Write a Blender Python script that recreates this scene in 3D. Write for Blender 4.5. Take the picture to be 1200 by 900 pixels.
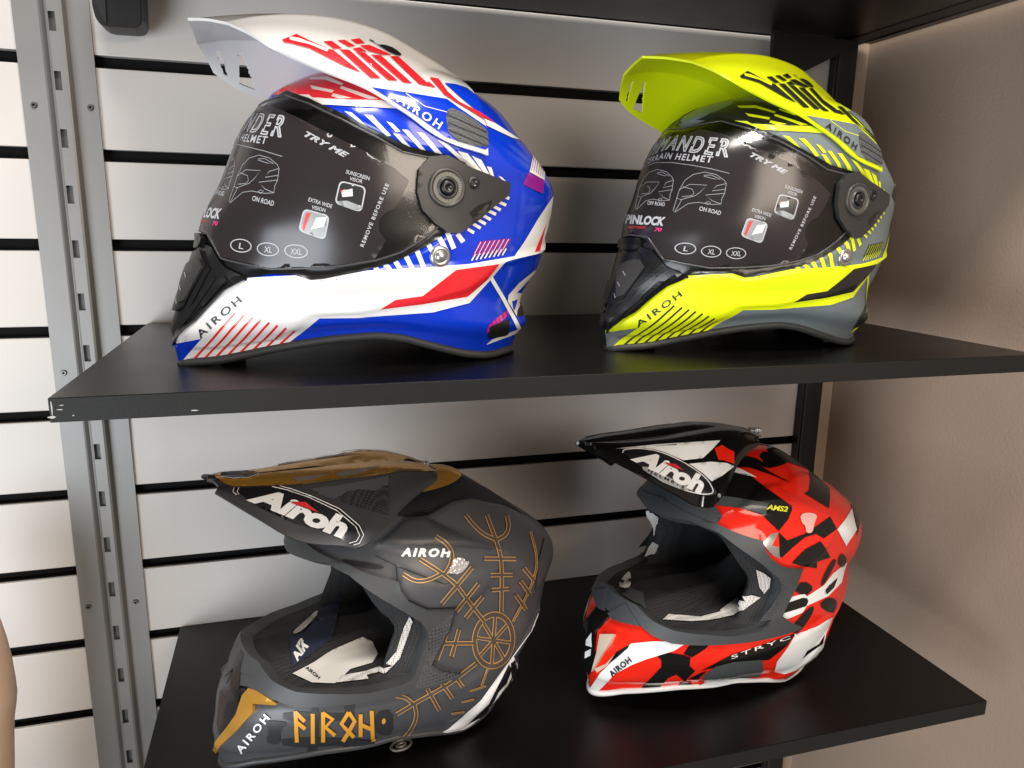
import bpy, bmesh, math, random
import numpy as np
from mathutils import Vector, Matrix
from mathutils.bvhtree import BVHTree
from mathutils.geometry import delaunay_2d_cdt
random.seed(7)
for o in list(bpy.data.objects): bpy.data.objects.remove(o)
SC = bpy.context.scene
COL = SC.collection
R = math.radians

# ------------------------------------------------------------------ camera
FPX = 877.73                       # focal length in photo pixels (1200 wide)
CAM = np.array([0.3348, -0.9790, -0.1736])
YAW, PITCH, ROLL = 0.2885, -0.2123, 0.0159
_f = np.array([math.sin(YAW)*math.cos(PITCH), math.cos(YAW)*math.cos(PITCH), math.sin(PITCH)])
_r0 = np.array([math.cos(YAW), -math.sin(YAW), 0.0]); _u0 = np.cross(_r0, _f)
_r = math.cos(ROLL)*_r0 + math.sin(ROLL)*_u0; _u = -math.sin(ROLL)*_r0 + math.cos(ROLL)*_u0
cam = bpy.data.cameras.new('camera'); camo = bpy.data.objects.new('camera', cam); COL.objects.link(camo)
cam.sensor_width = 36.0; cam.lens = FPX/1200*36.0; cam.clip_start = 0.02; cam.clip_end = 60
camo.matrix_world = Matrix(((_r[0], _u[0], -_f[0], CAM[0]), (_r[1], _u[1], -_f[1], CAM[1]), (_r[2], _u[2], -_f[2], CAM[2]), (0, 0, 0, 1)))
SC.camera = camo
SC.render.resolution_x, SC.render.resolution_y = 1024, 768
def pray(px, py): return _f + _r*(px-600)/FPX + _u*(450-py)/FPX
def ony(px, py, y): d = pray(px, py); return CAM + d*(y-CAM[1])/d[1]
def onz(px, py, z): d = pray(px, py); return CAM + d*(z-CAM[2])/d[2]
def onx(px, py, x): d = pray(px, py); return CAM + d*(x-CAM[0])/d[0]

# ------------------------------------------------------------------ light
W = bpy.data.worlds.new('World'); SC.world = W; W.use_nodes = True
W.node_tree.nodes['Background'].inputs[0].default_value = (0.62, 0.56, 0.50, 1)
W.node_tree.nodes['Background'].inputs[1].default_value = 0.27
def area(name, loc, target, size, energy, col, sy=None):
    l = bpy.data.lights.new(name, 'AREA'); l.energy = energy; l.color = col; l.size = size
    if sy: l.shape = 'RECTANGLE'; l.size_y = sy
    o = bpy.data.objects.new(name, l); COL.objects.link(o); o.location = loc
    o.rotation_euler = (Vector(target)-Vector(loc)).to_track_quat('-Z', 'Y').to_euler(); return o
area('window_light', (-1.0, -1.95, -0.85), (0.35, -0.1, -0.50), 1.3, 49, (0.86, 0.93, 1.0), 1.3)
area('ceiling_light', (0.5, -1.05, 1.25), (0.55, -0.15, -0.3), 0.8, 29, (1.0, 0.96, 0.90), 0.28)
area('fill_light', (1.3, -2.6, 0.6), (0.8, -0.1, -0.4), 1.5, 44, (1.0, 0.85, 0.70), 1.1)  # warm fill added from the front right to lighten the wall
SC.view_settings.view_transform = 'Standard'; SC.view_settings.look = 'None'; SC.view_settings.exposure = 0.0; SC.view_settings.gamma = 1.0

# ------------------------------------------------------------------ materials
MATS = {}
def mat(name, col, rough=0.5, metal=0.0, coat=0.0, spec=0.5, bump=0.0, bscale=300.0, var=0.0, vscale=8.0, alpha=1.0, trans=0.0, rvar=0.0, crough=0.05):
    if name in MATS: return MATS[name]
    m = bpy.data.materials.new(name); m.use_nodes = True; nt = m.node_tree; b = nt.nodes['Principled BSDF']
    c = (col[0], col[1], col[2], 1)
    b.inputs['Base Color'].default_value = c; b.inputs['Roughness'].default_value = rough; b.inputs['Metallic'].default_value = metal
    b.inputs['Coat Weight'].default_value = coat; b.inputs['Coat Roughness'].default_value = crough; b.inputs['Specular IOR Level'].default_value = spec
    b.inputs['Transmission Weight'].default_value = trans; b.inputs['Alpha'].default_value = alpha
    tc = nt.nodes.new('ShaderNodeTexCoord')
    n = nt.nodes.new('ShaderNodeTexNoise'); n.inputs['Scale'].default_value = vscale; n.inputs['Detail'].default_value = 5
    nt.links.new(tc.outputs['Object'], n.inputs['Vector'])
    if var:
        mx = nt.nodes.new('ShaderNodeMix'); mx.data_type = 'RGBA'
        mx.inputs[6].default_value = tuple(v*(1-var) for v in c[:3])+(1,); mx.inputs[7].default_value = tuple(min(1, v*(1+var)) for v in c[:3])+(1,)
        nt.links.new(n.outputs['Fac'], mx.inputs[0]); nt.links.new(mx.outputs[2], b.inputs['Base Color'])
    rv = rvar if rvar else 0.04
    mr = nt.nodes.new('ShaderNodeMapRange'); mr.inputs['To Min'].default_value = max(0.02, rough-rv); mr.inputs['To Max'].default_value = min(1, rough+rv)
    nt.links.new(n.outputs['Fac'], mr.inputs['Value']); nt.links.new(mr.outputs['Result'], b.inputs['Roughness'])
    if bump:
        n2 = nt.nodes.new('ShaderNodeTexNoise'); n2.inputs['Scale'].default_value = bscale; n2.inputs['Detail'].default_value = 3
        nt.links.new(tc.outputs['Object'], n2.inputs['Vector'])
        bp = nt.nodes.new('ShaderNodeBump'); bp.inputs['Strength'].default_value = bump; bp.inputs['Distance'].default_value = 0.001
        nt.links.new(n2.outputs['Fac'], bp.inputs['Height']); nt.links.new(bp.outputs['Normal'], b.inputs['Normal'])
    MATS[name] = m; return m
def dotmat(name, base, dot, scale, rough=0.7, size=0.35):
    m = mat(name, base, rough); nt = m.node_tree; b = nt.nodes['Principled BSDF']
    tc = nt.nodes.new('ShaderNodeTexCoord'); v = nt.nodes.new('ShaderNodeTexVoronoi'); v.inputs['Scale'].default_value = scale; v.inputs['Randomness'].default_value = 0.15
    nt.links.new(tc.outputs['Object'], v.inputs['Vector'])
    cr = nt.nodes.new('ShaderNodeValToRGB'); cr.color_ramp.elements[0].position = size; cr.color_ramp.elements[1].position = size+0.06
    cr.color_ramp.elements[0].color = tuple(dot)+(1,); cr.color_ramp.elements[1].color = tuple(base)+(1,)
    nt.links.new(v.outputs['Distance'], cr.inputs[0]); nt.links.new(cr.outputs[0], b.inputs['Base Color'])
    bp = nt.nodes.new('ShaderNodeBump'); bp.inputs['Strength'].default_value = 0.6; bp.inputs['Distance'].default_value = 0.001
    nt.links.new(v.outputs['Distance'], bp.inputs['Height']); nt.links.new(bp.outputs['Normal'], b.inputs['Normal'])
    return m

# ------------------------------------------------------------------ mesh helpers
def tag(o, label=None, cat=None, group=None, kind=None):
    if label: o['label'] = label
    if cat: o['category'] = cat
    if group: o['group'] = group
    if kind: o['kind'] = kind
    return o
def mobj(name, verts, faces, m, parent=None, smooth=True):
    me = bpy.data.meshes.new(name); me.from_pydata([tuple(map(float, v)) for v in verts], [], [tuple(map(int, f)) for f in faces]); me.validate(); me.update()
    if m: me.materials.append(m)
    if smooth:
        for p in me.polygons: p.use_smooth = True
    o = bpy.data.objects.new(name, me); COL.objects.link(o); o.parent = parent; return o
def bobj(name, bm, m, parent=None, smooth=False):
    me = bpy.data.meshes.new(name); bm.to_mesh(me); bm.free()
    if m: me.materials.append(m)
    if smooth:
        for p in me.polygons: p.use_smooth = True
    o = bpy.data.objects.new(name, me); COL.objects.link(o); o.parent = parent; return o
def box(name, lo, hi, m, parent=None, bev=0.0):
    bm = bmesh.new(); bmesh.ops.create_cube(bm, size=1)
    for v in bm.verts: v.co = Vector([(lo[i]+hi[i])/2 + v.co[i]*(hi[i]-lo[i]) for i in range(3)])
    if bev: bmesh.ops.bevel(bm, geom=bm.edges[:], offset=bev, segments=2, affect='EDGES', profile=0.6)
    return bobj(name, bm, m, parent)
def prism(name, pts, y0, y1, m, parent=None, bev=0.0):
    """polygon in the XZ plane pushed from y0 to y1"""
    bm = bmesh.new(); a = [bm.verts.new((p[0], y0, p[1])) for p in pts]; b = [bm.verts.new((p[0], y1, p[1])) for p in pts]; n = len(pts)
    bm.faces.new(a); bm.faces.new(b[::-1])
    for i in range(n): bm.faces.new((a[i], b[i], b[(i+1) % n], a[(i+1) % n]))
    bmesh.ops.recalc_face_normals(bm, faces=bm.faces[:])
    if bev: bmesh.ops.bevel(bm, geom=bm.edges[:], offset=bev, segments=2, affect='EDGES')
    return bobj(name, bm, m, parent)
def empty(name, loc=(0, 0, 0)):
    o = bpy.data.objects.new(name, None); COL.objects.link(o); o.location = loc; o.empty_display_size = 0.05; return o

# ------------------------------------------------------------------ the wall and shelving
ZS1, ZS2, SH_T, SH_D, XL, XR = -0.2975, -0.6985, 0.0178, 0.4050, 0.1700, 1.0700
XC = 1.137
m_slat = mat('slat_laminate', (0.57, 0.54, 0.51), 0.42, var=0.05, vscale=3, bump=0.06, bscale=500)
m_groove = mat('groove_black', (0.003, 0.003, 0.0033), 0.7, spec=0.12)
m_side = mat('side_wall_taupe', (0.38, 0.28, 0.21), 0.5, var=0.10, vscale=5, bump=0.4, bscale=260)
m_steel = mat('galvanised_steel', (0.235, 0.23, 0.222), 0.45, metal=0.4, var=0.06, vscale=14, bump=0.05, bscale=300, rvar=0.08)
m_shelf = mat('shelf_black_laminate', (0.0035, 0.0033, 0.0032), 0.24, spec=0.27, bump=0.30, bscale=1400, rvar=0.09, vscale=9)
m_edge = mat('shelf_edge_band', (0.012, 0.012, 0.0115), 0.42, spec=0.22, bump=0.3, bscale=1800, var=0.25, vscale=900)
def dust(m, scale, lo, hi, col):
    nt = m.node_tree; b = nt.nodes['Principled BSDF']; tc = nt.nodes.new('ShaderNodeTexCoord'); n = nt.nodes.new('ShaderNodeTexNoise'); n.inputs['Scale'].default_value = scale; n.inputs['Detail'].default_value = 6; n.inputs['Roughness'].default_value = .7
    big = nt.nodes.new('ShaderNodeTexNoise'); big.inputs['Scale'].default_value = 7; big.inputs['Detail'].default_value = 3
    nt.links.new(tc.outputs['Object'], n.inputs['Vector']); nt.links.new(tc.outputs['Object'], big.inputs['Vector'])
    r = nt.nodes.new('ShaderNodeMapRange'); r.inputs['From Min'].default_value = lo; r.inputs['From Max'].default_value = hi; nt.links.new(n.outputs['Fac'], r.inputs['Value'])
    mu = nt.nodes.new('ShaderNodeMath'); mu.operation = 'MULTIPLY'; nt.links.new(r.outputs[0], mu.inputs[0]); nt.links.new(big.outputs['Fac'], mu.inputs[1])
    mx = nt.nodes.new('ShaderNodeMix'); mx.data_type = 'RGBA'; mx.inputs[6].default_value = b.inputs['Base Color'].default_value; mx.inputs[7].default_value = tuple(col)+(1,)
    nt.links.new(mu.outputs[0], mx.inputs[0]); nt.links.new(mx.outputs[2], b.inputs['Base Color'])
dust(m_shelf, 420, .62, .76, (.07, .069, .067))
m_blackmetal = mat('black_powder_coat', (0.008, 0.008, 0.008), 0.45)

wall = box('wall', (-0.7, 0.012, -1.4), (XC, 0.03, 0.4), m_groove); tag(wall, kind='structure')
for k in range(-3, 13):
    top = -0.1*k - 0.0132; bot = -0.1*(k+1)
    box('slat', (-0.7, 0.0, bot), (XC-0.001, 0.0125, top), m_slat, wall, 0.0012)
    # thin metal insert lining the groove
    box('groove_insert', (-0.7, 0.0035, top+0.0004), (XC-0.001, 0.0115, top+0.0016), m_groove, wall)
sw = box('side_wall', (1.165, -1.2, -1.4), (1.19, 0.03, 0.4), m_side); tag(sw, kind='structure')
fl = box('wall_corner', (XC+0.0005, 0.004, -1.4), (1.1645, 0.03, 0.4), m_side); tag(fl, kind='structure')

# slotted upright
def upright(x0, x1, z0, z1):
    root = empty('slotted_upright', ((x0+x1)/2, 0, z0))
    w = x1-x0; prof = [(0, -.0005), (0, -.004), (.33, -.004), (.36, -.0055), (.405, -.0012), (.43, -.0012), (.455, -.0135), (.48, -.0145), (.64, -.0145), (.67, -.0135), (.70, -.004), (1, -.004), (1, -.0005)]
    X = lambda u: x0+w*u-root.location.x
    vs, fs = [], []
    zs = [z0, z1]; holes = []
    i = 0
    zz = -0.0215
    while zz > z0: holes.append((zz-0.0195, zz)); zz -= 0.0598
    zz = -0.0215+0.0598
    while zz < z1-0.03: holes.append((zz-0.0195, zz)); zz += 0.0598
    us = [.485, .575]
    zl = sorted([z0, z1]+[a for h in holes for a in h])
    P2 = []
    for u, y in prof:
        P2.append((u, y))
        if (u, y) == (.48, -.0145): P2 += [(us[0], -.0145), (us[1], -.0145)]
    n = len(P2); hs = set(round(h[0], 5) for h in holes)
    for z in zl:
        for u, y in P2: vs.append((X(u), y, z-z0))
    for a in range(len(zl)-1):
        for b in range(n-1):
            if abs(P2[b][0]-us[0]) < 1e-6 and abs(P2[b+1][0]-us[1]) < 1e-6 and round(zl[a], 5) in hs: continue
            fs.append((a*n+b, a*n+b+1, (a+1)*n+b+1, (a+1)*n+b))
    bm = bmesh.new(); V = [bm.verts.new(v) for v in vs]
    for f in fs: bm.faces.new([V[i] for i in f])
    bmesh.ops.recalc_face_normals(bm, faces=bm.faces[:])
    bmesh.ops.solidify(bm, geom=bm.faces[:], thickness=0.0012)
    bobj('channel', bm, m_steel, root)
    box('channel_back', (X(.47), -.0090, 0), (X(.66), -.0075, z1-z0), mat('channel_inside', (.10, .10, .10), .5, metal=.5), root)
    for px, py in ((39.5, 123), (106, 126), (74.6, 437), (103.5, 711), (159, 705.5)):
        p = ony(px, py, -0.005); bm = bmesh.new()
        bmesh.ops.create_cone(bm, cap_ends=True, segments=18, radius1=.0036, radius2=.0027, depth=.0024, matrix=Matrix.Translation((p[0]-root.location.x, -.0052, p[2]-z0)) @ Matrix.Rotation(R(90), 4, 'X'))
        rv = bobj('rivet', bm, mat('rivet_steel', (0.16, 0.155, 0.15), 0.35, metal=0.8), root)
        bm = bmesh.new(); bmesh.ops.create_cone(bm, cap_ends=True, segments=12, radius1=.0013, radius2=.0013, depth=.001, matrix=Matrix.Translation((p[0]-root.location.x, -.0067, p[2]-z0)) @ Matrix.Rotation(R(90), 4, 'X'))
        bobj('rivet_core', bm, m_groove, rv)
    tag(root, 'galvanised steel upright with slots and rivets fixed to the slat wall', 'upright'); return root
upright(0.0645, 0.1389, -1.35, 0.32)

# black post at the right
post = empty('shelf_post', (1.115, -0.01, -1.35))
box('post_tube', (1.0946-1.115, -0.0035, 0), (1.131-1.115, 0.009, 1.7), m_blackmetal, post, 0.001)
box('post_lip', (1.0946-1.115+.004, -0.0055, 0), (1.0946-1.115+.0065, -0.0036, 1.7), mat('worn_black', (0.03, 0.03, 0.03), 0.35), post)
tag(post, 'black metal shelf post standing where slat wall meets taupe side wall', 'post')

def shelf(z, label, xl=XL, xr=XR):
    root = empty('shelf', ((xl+xr)/2, -SH_D/2, z-SH_T)); ox, oy = root.location.x, root.location.y
    box('board', (xl-ox, -SH_D+.0006-oy, 0), (xr-ox, -0.0030-oy, SH_T), m_shelf, root, 0.0006)
    box('front_edge_band', (xl+.0003-ox, -SH_D-.0004-oy, .0004), (xr-.0003-ox, -SH_D+.0005-oy, SH_T-.0005), m_edge, root)
    # chipped corner of the edge band
    return tag(root, label, 'shelf')
s1 = shelf(ZS1, 'black laminate shelf carrying the two helmets with closed dark visors')
s2 = shelf(ZS2, 'black laminate shelf carrying the two open-faced motocross helmets', 0.1765, 1.0765)
m_chip = mat('chipped_edge', (0.42, 0.41, 0.40), 0.8)
for px, py, w, h in ((61, 489, 9, 3), (70, 480, 6, 1.2), (86, 487, 2, 1.4), (228, 481, 8, 1.6), (60.5, 478, 1.4, 16), (72, 475, 4, 1)):
    p = ony(px, py, -SH_D-.0006); s = 0.00085
    bm = bmesh.new(); pts = []
    for i in range(9):
        a = 2*math.pi*i/9; rr = random.uniform(.55, 1.0); pts.append(bm.verts.new((p[0]+math.cos(a)*w*s*.5*rr-s1.location.x, -SH_D-.0007-s1.location.y, p[2]+math.sin(a)*h*s*.5*rr-s1.location.z)))
    bm.faces.new(pts[::-1]); bobj('edge_chip', bm, m_chip, s1)
tz = ony(780, 28, -0.017)[2]
ts = empty('shelf', (0.65, -0.17, tz)); box('board', (XL-.65, -SH_D+.17, 0), (1.150-.65, -0.0165+.17, SH_T), m_shelf, ts, 0.0006)
tag(ts, 'black laminate shelf above the helmets, seen from its underside', 'shelf')
bx = [ony(px, py, -0.028) for px, py in ((907, 37), (905, 79), (909, 86), (916, 90), (924, 90), (932, 88), (942, 84), (972, 69), (1003, 53), (1003, 40))]
br = empty('shelf_bracket', (bx[0][0], -0.0, bx[0][2]))
prism('arm_plate', [(p[0]-bx[0][0], min(p[2], tz-.0005)-bx[0][2]) for p in bx], -0.031, -0.020, m_blackmetal, br, 0.0008)
p = [onx(px, py, 1.128) for px, py in ((1001, 54), (1105, 0))]
prism_pts = None
bm = bmesh.new()
arm = [(-0.0165, p[0][2]), (-0.30, p[0][2]+0.012), (-0.30, tz-.0006), (-0.0165, tz-.0006)]
va = [bm.verts.new((1.100-bx[0][0], y, z-bx[0][2])) for y, z in arm]; vb = [bm.verts.new((1.130-bx[0][0], y, z-bx[0][2])) for y, z in arm]
bm.faces.new(va); bm.faces.new(vb[::-1])
for i in range(4): bm.faces.new((va[i], vb[i], vb[(i+1) % 4], va[(i+1) % 4]))
bmesh.ops.recalc_face_normals(bm, faces=bm.faces[:]); bobj('support_arm', bm, m_blackmetal, br)
tag(br, 'black metal bracket under the top shelf beside the black post', 'bracket')
lx = [ony(px, py, -0.05) for px, py in ((106, -30), (109, 8), (113, 22), (118, 29), (126, 32), (159, 34), (165, 32), (168, 26), (165, -30))]
lb = empty('shelf_bracket', (lx[0][0], 0, lx[0][2]))
prism('arm_plate', [(q[0]-lx[0][0], q[2]-lx[0][2]) for q in lx], -0.055, -0.0146, m_blackmetal, lb, 0.0012)
e0 = [ony(px, py, -0.056) for px, py in ((122, -30), (123.5, 0), (125, 28), (124, 29), (112, 5), (109, -30))]
prism('folded_lip', [(q[0]-lx[0][0], q[2]-lx[0][2]) for q in e0], -0.0575, -0.0553, mat('worn_black2', (0.035, 0.035, 0.036), 0.3), lb)
tag(lb, 'black metal bracket end with rounded corners beside the slotted upright', 'bracket')
# unidentified tan rounded shape that enters at the lower left, close to the wall
tv, tf = [], []
prof = [(-30, 676), (-14, 682), (-5, 700), (0, 735), (6, 752), (12, 775), (16.5, 800), (18.5, 815), (17.5, 830), (15.5, 845), (15, 865), (15.5, 900), (15, 960), (14, 1300)]
ty = -0.16
for i, (px, py) in enumerate(prof):
    q = ony(px, py, ty); rr = (.003, .020, .034)[i] if i < 3 else .045
    for j in range(24):
        a = 2*math.pi*j/24; tv.append(((q[0]-rr if i > 2 else ony(0, 735, ty)[0]-.046)+rr*math.cos(a), ty+rr*math.sin(a)*.9, q[2]))
for i in range(len(prof)-1):
    for j in range(24): tf.append((i*24+j, i*24+(j+1) % 24, (i+1)*24+(j+1) % 24, (i+1)*24+j))
tf.append(tuple(range(24))); tf.append(tuple(range((len(prof)-1)*24, len(prof)*24)))
o = mobj('tan_form', tv, tf, mat('tan_surface', (0.55, 0.37, 0.26), 0.75, var=0.12, vscale=22, bump=0.2, bscale=90))
tag(o, 'unidentified tan rounded form in front of the lowest slats', 'tan_form')
# ------------------------------------------------------------------ helmets: poses and shells
POSE = {'c1': (.4152, -.2564, ZS1, 10.83), 'c2': (.8128, -.2561, ZS1, 11.5), 't1': (.4182, -.2485, ZS2, 18.5), 't2': (.8084, -.2537, ZS2, 12.5)}
HS = {'c1': .907, 'c2': .907, 't1': .9006, 't2': .9006}     # metres per model unit of each helmet
def frame(h):
    x, y, z, p = POSE[h]; p = R(p)
    return np.array([x, y, z]), np.array([-math.cos(p), -math.sin(p), 0]), np.array([math.sin(p), -math.cos(p), 0])
def hmat(h):
    O, f, l = frame(h)
    k = HS[h]; return Matrix(((f[0]*k, l[0]*k, 0, O[0]), (f[1]*k, l[1]*k, 0, O[1]), (0, 0, k, O[2]), (0, 0, 0, 1)))
def lray(h, px, py):
    O, f, l = frame(h); d = pray(px, py); c = (CAM-O)/HS[h]
    return Vector((c@f, c@l, c[2])), Vector((d@f, d@l, d[2])).normalized()
def hitpx(h, bvh, px, py):
    """first hit of a photo point on a part; points just outside its outline are drawn in towards its middle"""
    O, f, l = frame(h); c = O+(f*-.01+np.array([0, 0, .15]))*HS[h]-CAM; w = c@_f; cx, cy = 600+FPX*(c@_r)/w, 450-FPX*(c@_u)/w
    for k in range(40):
        o, d = lray(h, px+(cx-px)*k*.006, py+(cy-py)*k*.006); hit = bvh.ray_cast(o, d)
        if hit[0] is not None: return hit, d
    t = (Vector((0, 0, .2))-o).dot(d); return bvh.find_nearest(o+d*t), d
def LY(h, px, py, y):
    """photo point on the plane a given distance left of the helmet's centre plane"""
    o, d = lray(h, px, py); t = (y-o.y)/d.y; return np.array(o+d*t)

KC = [[-.004,.1996,-.1482,.101,-.0257,1.2907,2.4028],[.0169,.2042,-.1596,.1111,-.0253,1.3627,2.2762],[.0364,.2005,-.1521,.1149,-.0249,1.4152,2.1299],[.0608,.1939,-.1584,.1162,-.0245,1.4825,1.9734],[.0858,.185,-.1764,.1202,-.0248,1.6278,1.9033],[.1118,.1746,-.185,.124,-.0256,1.7061,1.9244],[.1376,.167,-.1919,.1232,-.0252,1.8162,1.8977],[.1674,.1502,-.1968,.122,-.0255,1.9629,1.9175],[.1962,.1381,-.1776,.1188,-.0274,2.0605,1.9629],[.2207,.126,-.1524,.113,-.0251,2.0979,1.9712],[.2461,.1052,-.1271,.1001,-.0225,2.1052,1.9991],[.2643,.0773,-.0949,.0804,-.0186,2.0957,2.0582],[.2758,.043,-.0615,.0571,-.019,2.078,2.0973],[.2813,.0081,-.0323,.0303,-.0193,2.058,2.1],[.2828,-.0185,-.0187,.0001,-.0186,2,2]]
KT = [[.0096,.1978,-.1411,.0906,-.0421,1.62,2.6987],[.0349,.2006,-.1591,.1031,-.0352,1.76,2.5955],[.0619,.1956,-.159,.1105,-.0287,1.95,2.4757],[.0902,.1899,-.1788,.1141,-.0242,2.12,2.3858],[.1199,.1726,-.1969,.1147,-.0215,2.2,2.3224],[.1508,.1536,-.2086,.1121,-.0199,2.1584,2.2786],[.1815,.1356,-.2183,.1132,-.0201,2.0877,2.3736],[.211,.1223,-.2005,.1124,-.021,2.0363,2.4786],[.2398,.1081,-.1643,.1025,-.0265,2.0032,2.3874],[.2646,.0807,-.1303,.0836,-.0265,1.9848,2.2417],[.2833,.0479,-.1051,.0595,-.0314,1.9764,2.1846],[.294,.0099,-.0874,.0325,-.0312,1.97,2.12],[.298,-.0142,-.073,.0171,-.036,2,2.1],[.2995,-.0439,-.0441,.0001,-.044,2,2]]

def seg_sdf(P, poly):
    """signed distance (inside positive) of 2-D points to a polygon"""
    P = np.asarray(P); poly = np.asarray(poly); a = poly; b = np.roll(poly, -1, 0); best = np.full(len(P), 1e9); ins = np.zeros(len(P), bool)
    for p, q in zip(a, b):
        e = q-p; t = np.clip(((P-p)@e)/(e@e+1e-15), 0, 1); d = np.linalg.norm(P-p-t[:, None]*e, axis=1); best = np.minimum(best, d)
        c = (p[1] > P[:, 1]) != (q[1] > P[:, 1])
        with np.errstate(divide='ignore', invalid='ignore'): xi = (q[0]-p[0])*(P[:, 1]-p[1])/(q[1]-p[1]+1e-15)+p[0]
        ins ^= c & (P[:, 0] < xi)
    return np.where(ins, best, -best)

class Shell:
    def __init__(s, K):
        K = np.array(K, float); e = K[0].copy(); e[0] -= .028; e[1:4] += (K[0]-K[1])[1:4]*.6; K = np.vstack([e, K])
        n = len(K); s.nu = n-1; u = np.linspace(0, n-1, 60*n); i = np.clip(u.astype(int), 0, n-2); t = (u-i)[:, None]
        Kp = np.vstack([2*K[0]-K[1], K, 2*K[-1]-K[-2]]); p0, p1, p2, p3 = Kp[i], Kp[i+1], Kp[i+2], Kp[i+3]
        s.tab = .5*(2*p1+(-p0+p2)*t+(2*p0-5*p1+4*p2-p3)*t*t+(-p0+3*p1-3*p2+p3)*t**3); s.tab[:, 3] = np.maximum(s.tab[:, 3], 1e-5)
        # reparametrise rows by arc length of a mid line so that u is in metres
        mid = np.stack([s.tab[:, 3], s.tab[:, 0]], 1); L = np.concatenate([[0], np.cumsum(np.linalg.norm(np.diff(mid, axis=0), axis=1))]); s.L = L; s.len = L[-1]
        s.hb = None; s.sculpt = []; s.hmin = K[0][0]
    def row(s, v): return [np.interp(v, s.L, s.tab[:, k]) for k in range(7)]
    def vofh(s, h): return float(np.interp(h, s.tab[:, 0], s.L))
    def P0(s, th, v):
        h, xf, xb, w, xm, nf, nb = s.row(v); c, sn = np.cos(th), np.sin(th); n = np.where(c >= 0, nf, nb); a = np.where(c >= 0, xf-xm, xm-xb)
        x = xm+a*np.sign(c)*np.abs(c)**(2/n); y = w*np.sign(sn)*np.abs(sn)**(2/n)
        if s.hb is not None:
            H0 = .10; hb = np.interp(x, s.hb[0], s.hb[1]); h = h+(hb-s.hmin)*np.clip((H0-h)/(H0-s.hmin), 0, 1)**1.6
        return np.stack([x, y, h], -1)
    def N(s, th, v):
        e = 1.5e-3; v = np.clip(v, e, s.len-e*2); th = np.where(np.abs(np.sin(th)) < .02, th+.02*np.where(np.sin(th) >= 0, 1, -1), th)
        a = s.P0(th+e*8, v)-s.P0(th-e*8, v); b = s.P0(th, v+e)-s.P0(th, v-e); n = np.cross(a, b); return n/(np.linalg.norm(n, axis=-1, keepdims=True)+1e-12)
    def P(s, th, v, off=0.):
        th = np.asarray(th, float); v = np.asarray(v, float); p = s.P0(th, v); n = s.N(th, v); d = np.zeros(len(th))+off
        for poly, amp, fall in s.sculpt:
            q = seg_sdf(np.stack([np.abs((th+math.pi) % (2*math.pi)-math.pi)*.12, v], 1), poly); t = np.clip(q/fall+.5, 0, 1); d = d+amp*t*t*(3-2*t)
        return p+n*d[:, None]
    def grid(s, nv=190, nt=280):
        v = np.linspace(0, s.len, nv); th = np.linspace(-math.pi, math.pi, nt, endpoint=False); V, T = np.meshgrid(v, th, indexing='ij')
        s.gv, s.gt = V.ravel(), T.ravel(); s.verts = s.P(s.gt, s.gv); F = []
        for i in range(nv-1):
            for j in range(nt):
                a, b = i*nt+j, i*nt+(j+1) % nt; c, d = b+nt, a+nt; F += [(a, b, c), (a, c, d)]
        s.faces = F; s.nv, s.nt = nv, nt; s.bvh = BVHTree.FromPolygons([tuple(x) for x in s.verts], F)
    def uv(s, h, px, py):
        """photo point -> (theta, v) on this shell for helmet h"""
        hit, d = hitpx(h, s.bvh, px, py)
        f = s.faces[hit[2]]; A, B, C = [Vector(s.verts[i]) for i in f]; p = hit[0]
        v0, v1, v2 = B-A, C-A, p-A; d00, d01, d11, d20, d21 = v0.dot(v0), v0.dot(v1), v1.dot(v1), v2.dot(v0), v2.dot(v1); den = d00*d11-d01*d01
        b = (d11*d20-d01*d21)/den if abs(den) > 1e-20 else 0; c = (d00*d21-d01*d20)/den if abs(den) > 1e-20 else 0; a = 1-b-c
        t0 = s.gt[f[0]]; ts = [t0]+[t0+((s.gt[i]-t0+math.pi) % (2*math.pi)-math.pi) for i in f[1:]]
        return (a*ts[0]+b*ts[1]+c*ts[2], a*s.gv[f[0]]+b*s.gv[f[1]]+c*s.gv[f[2]])
    def uvs(s, h, pts): return [s.uv(h, *p) for p in pts]

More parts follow.
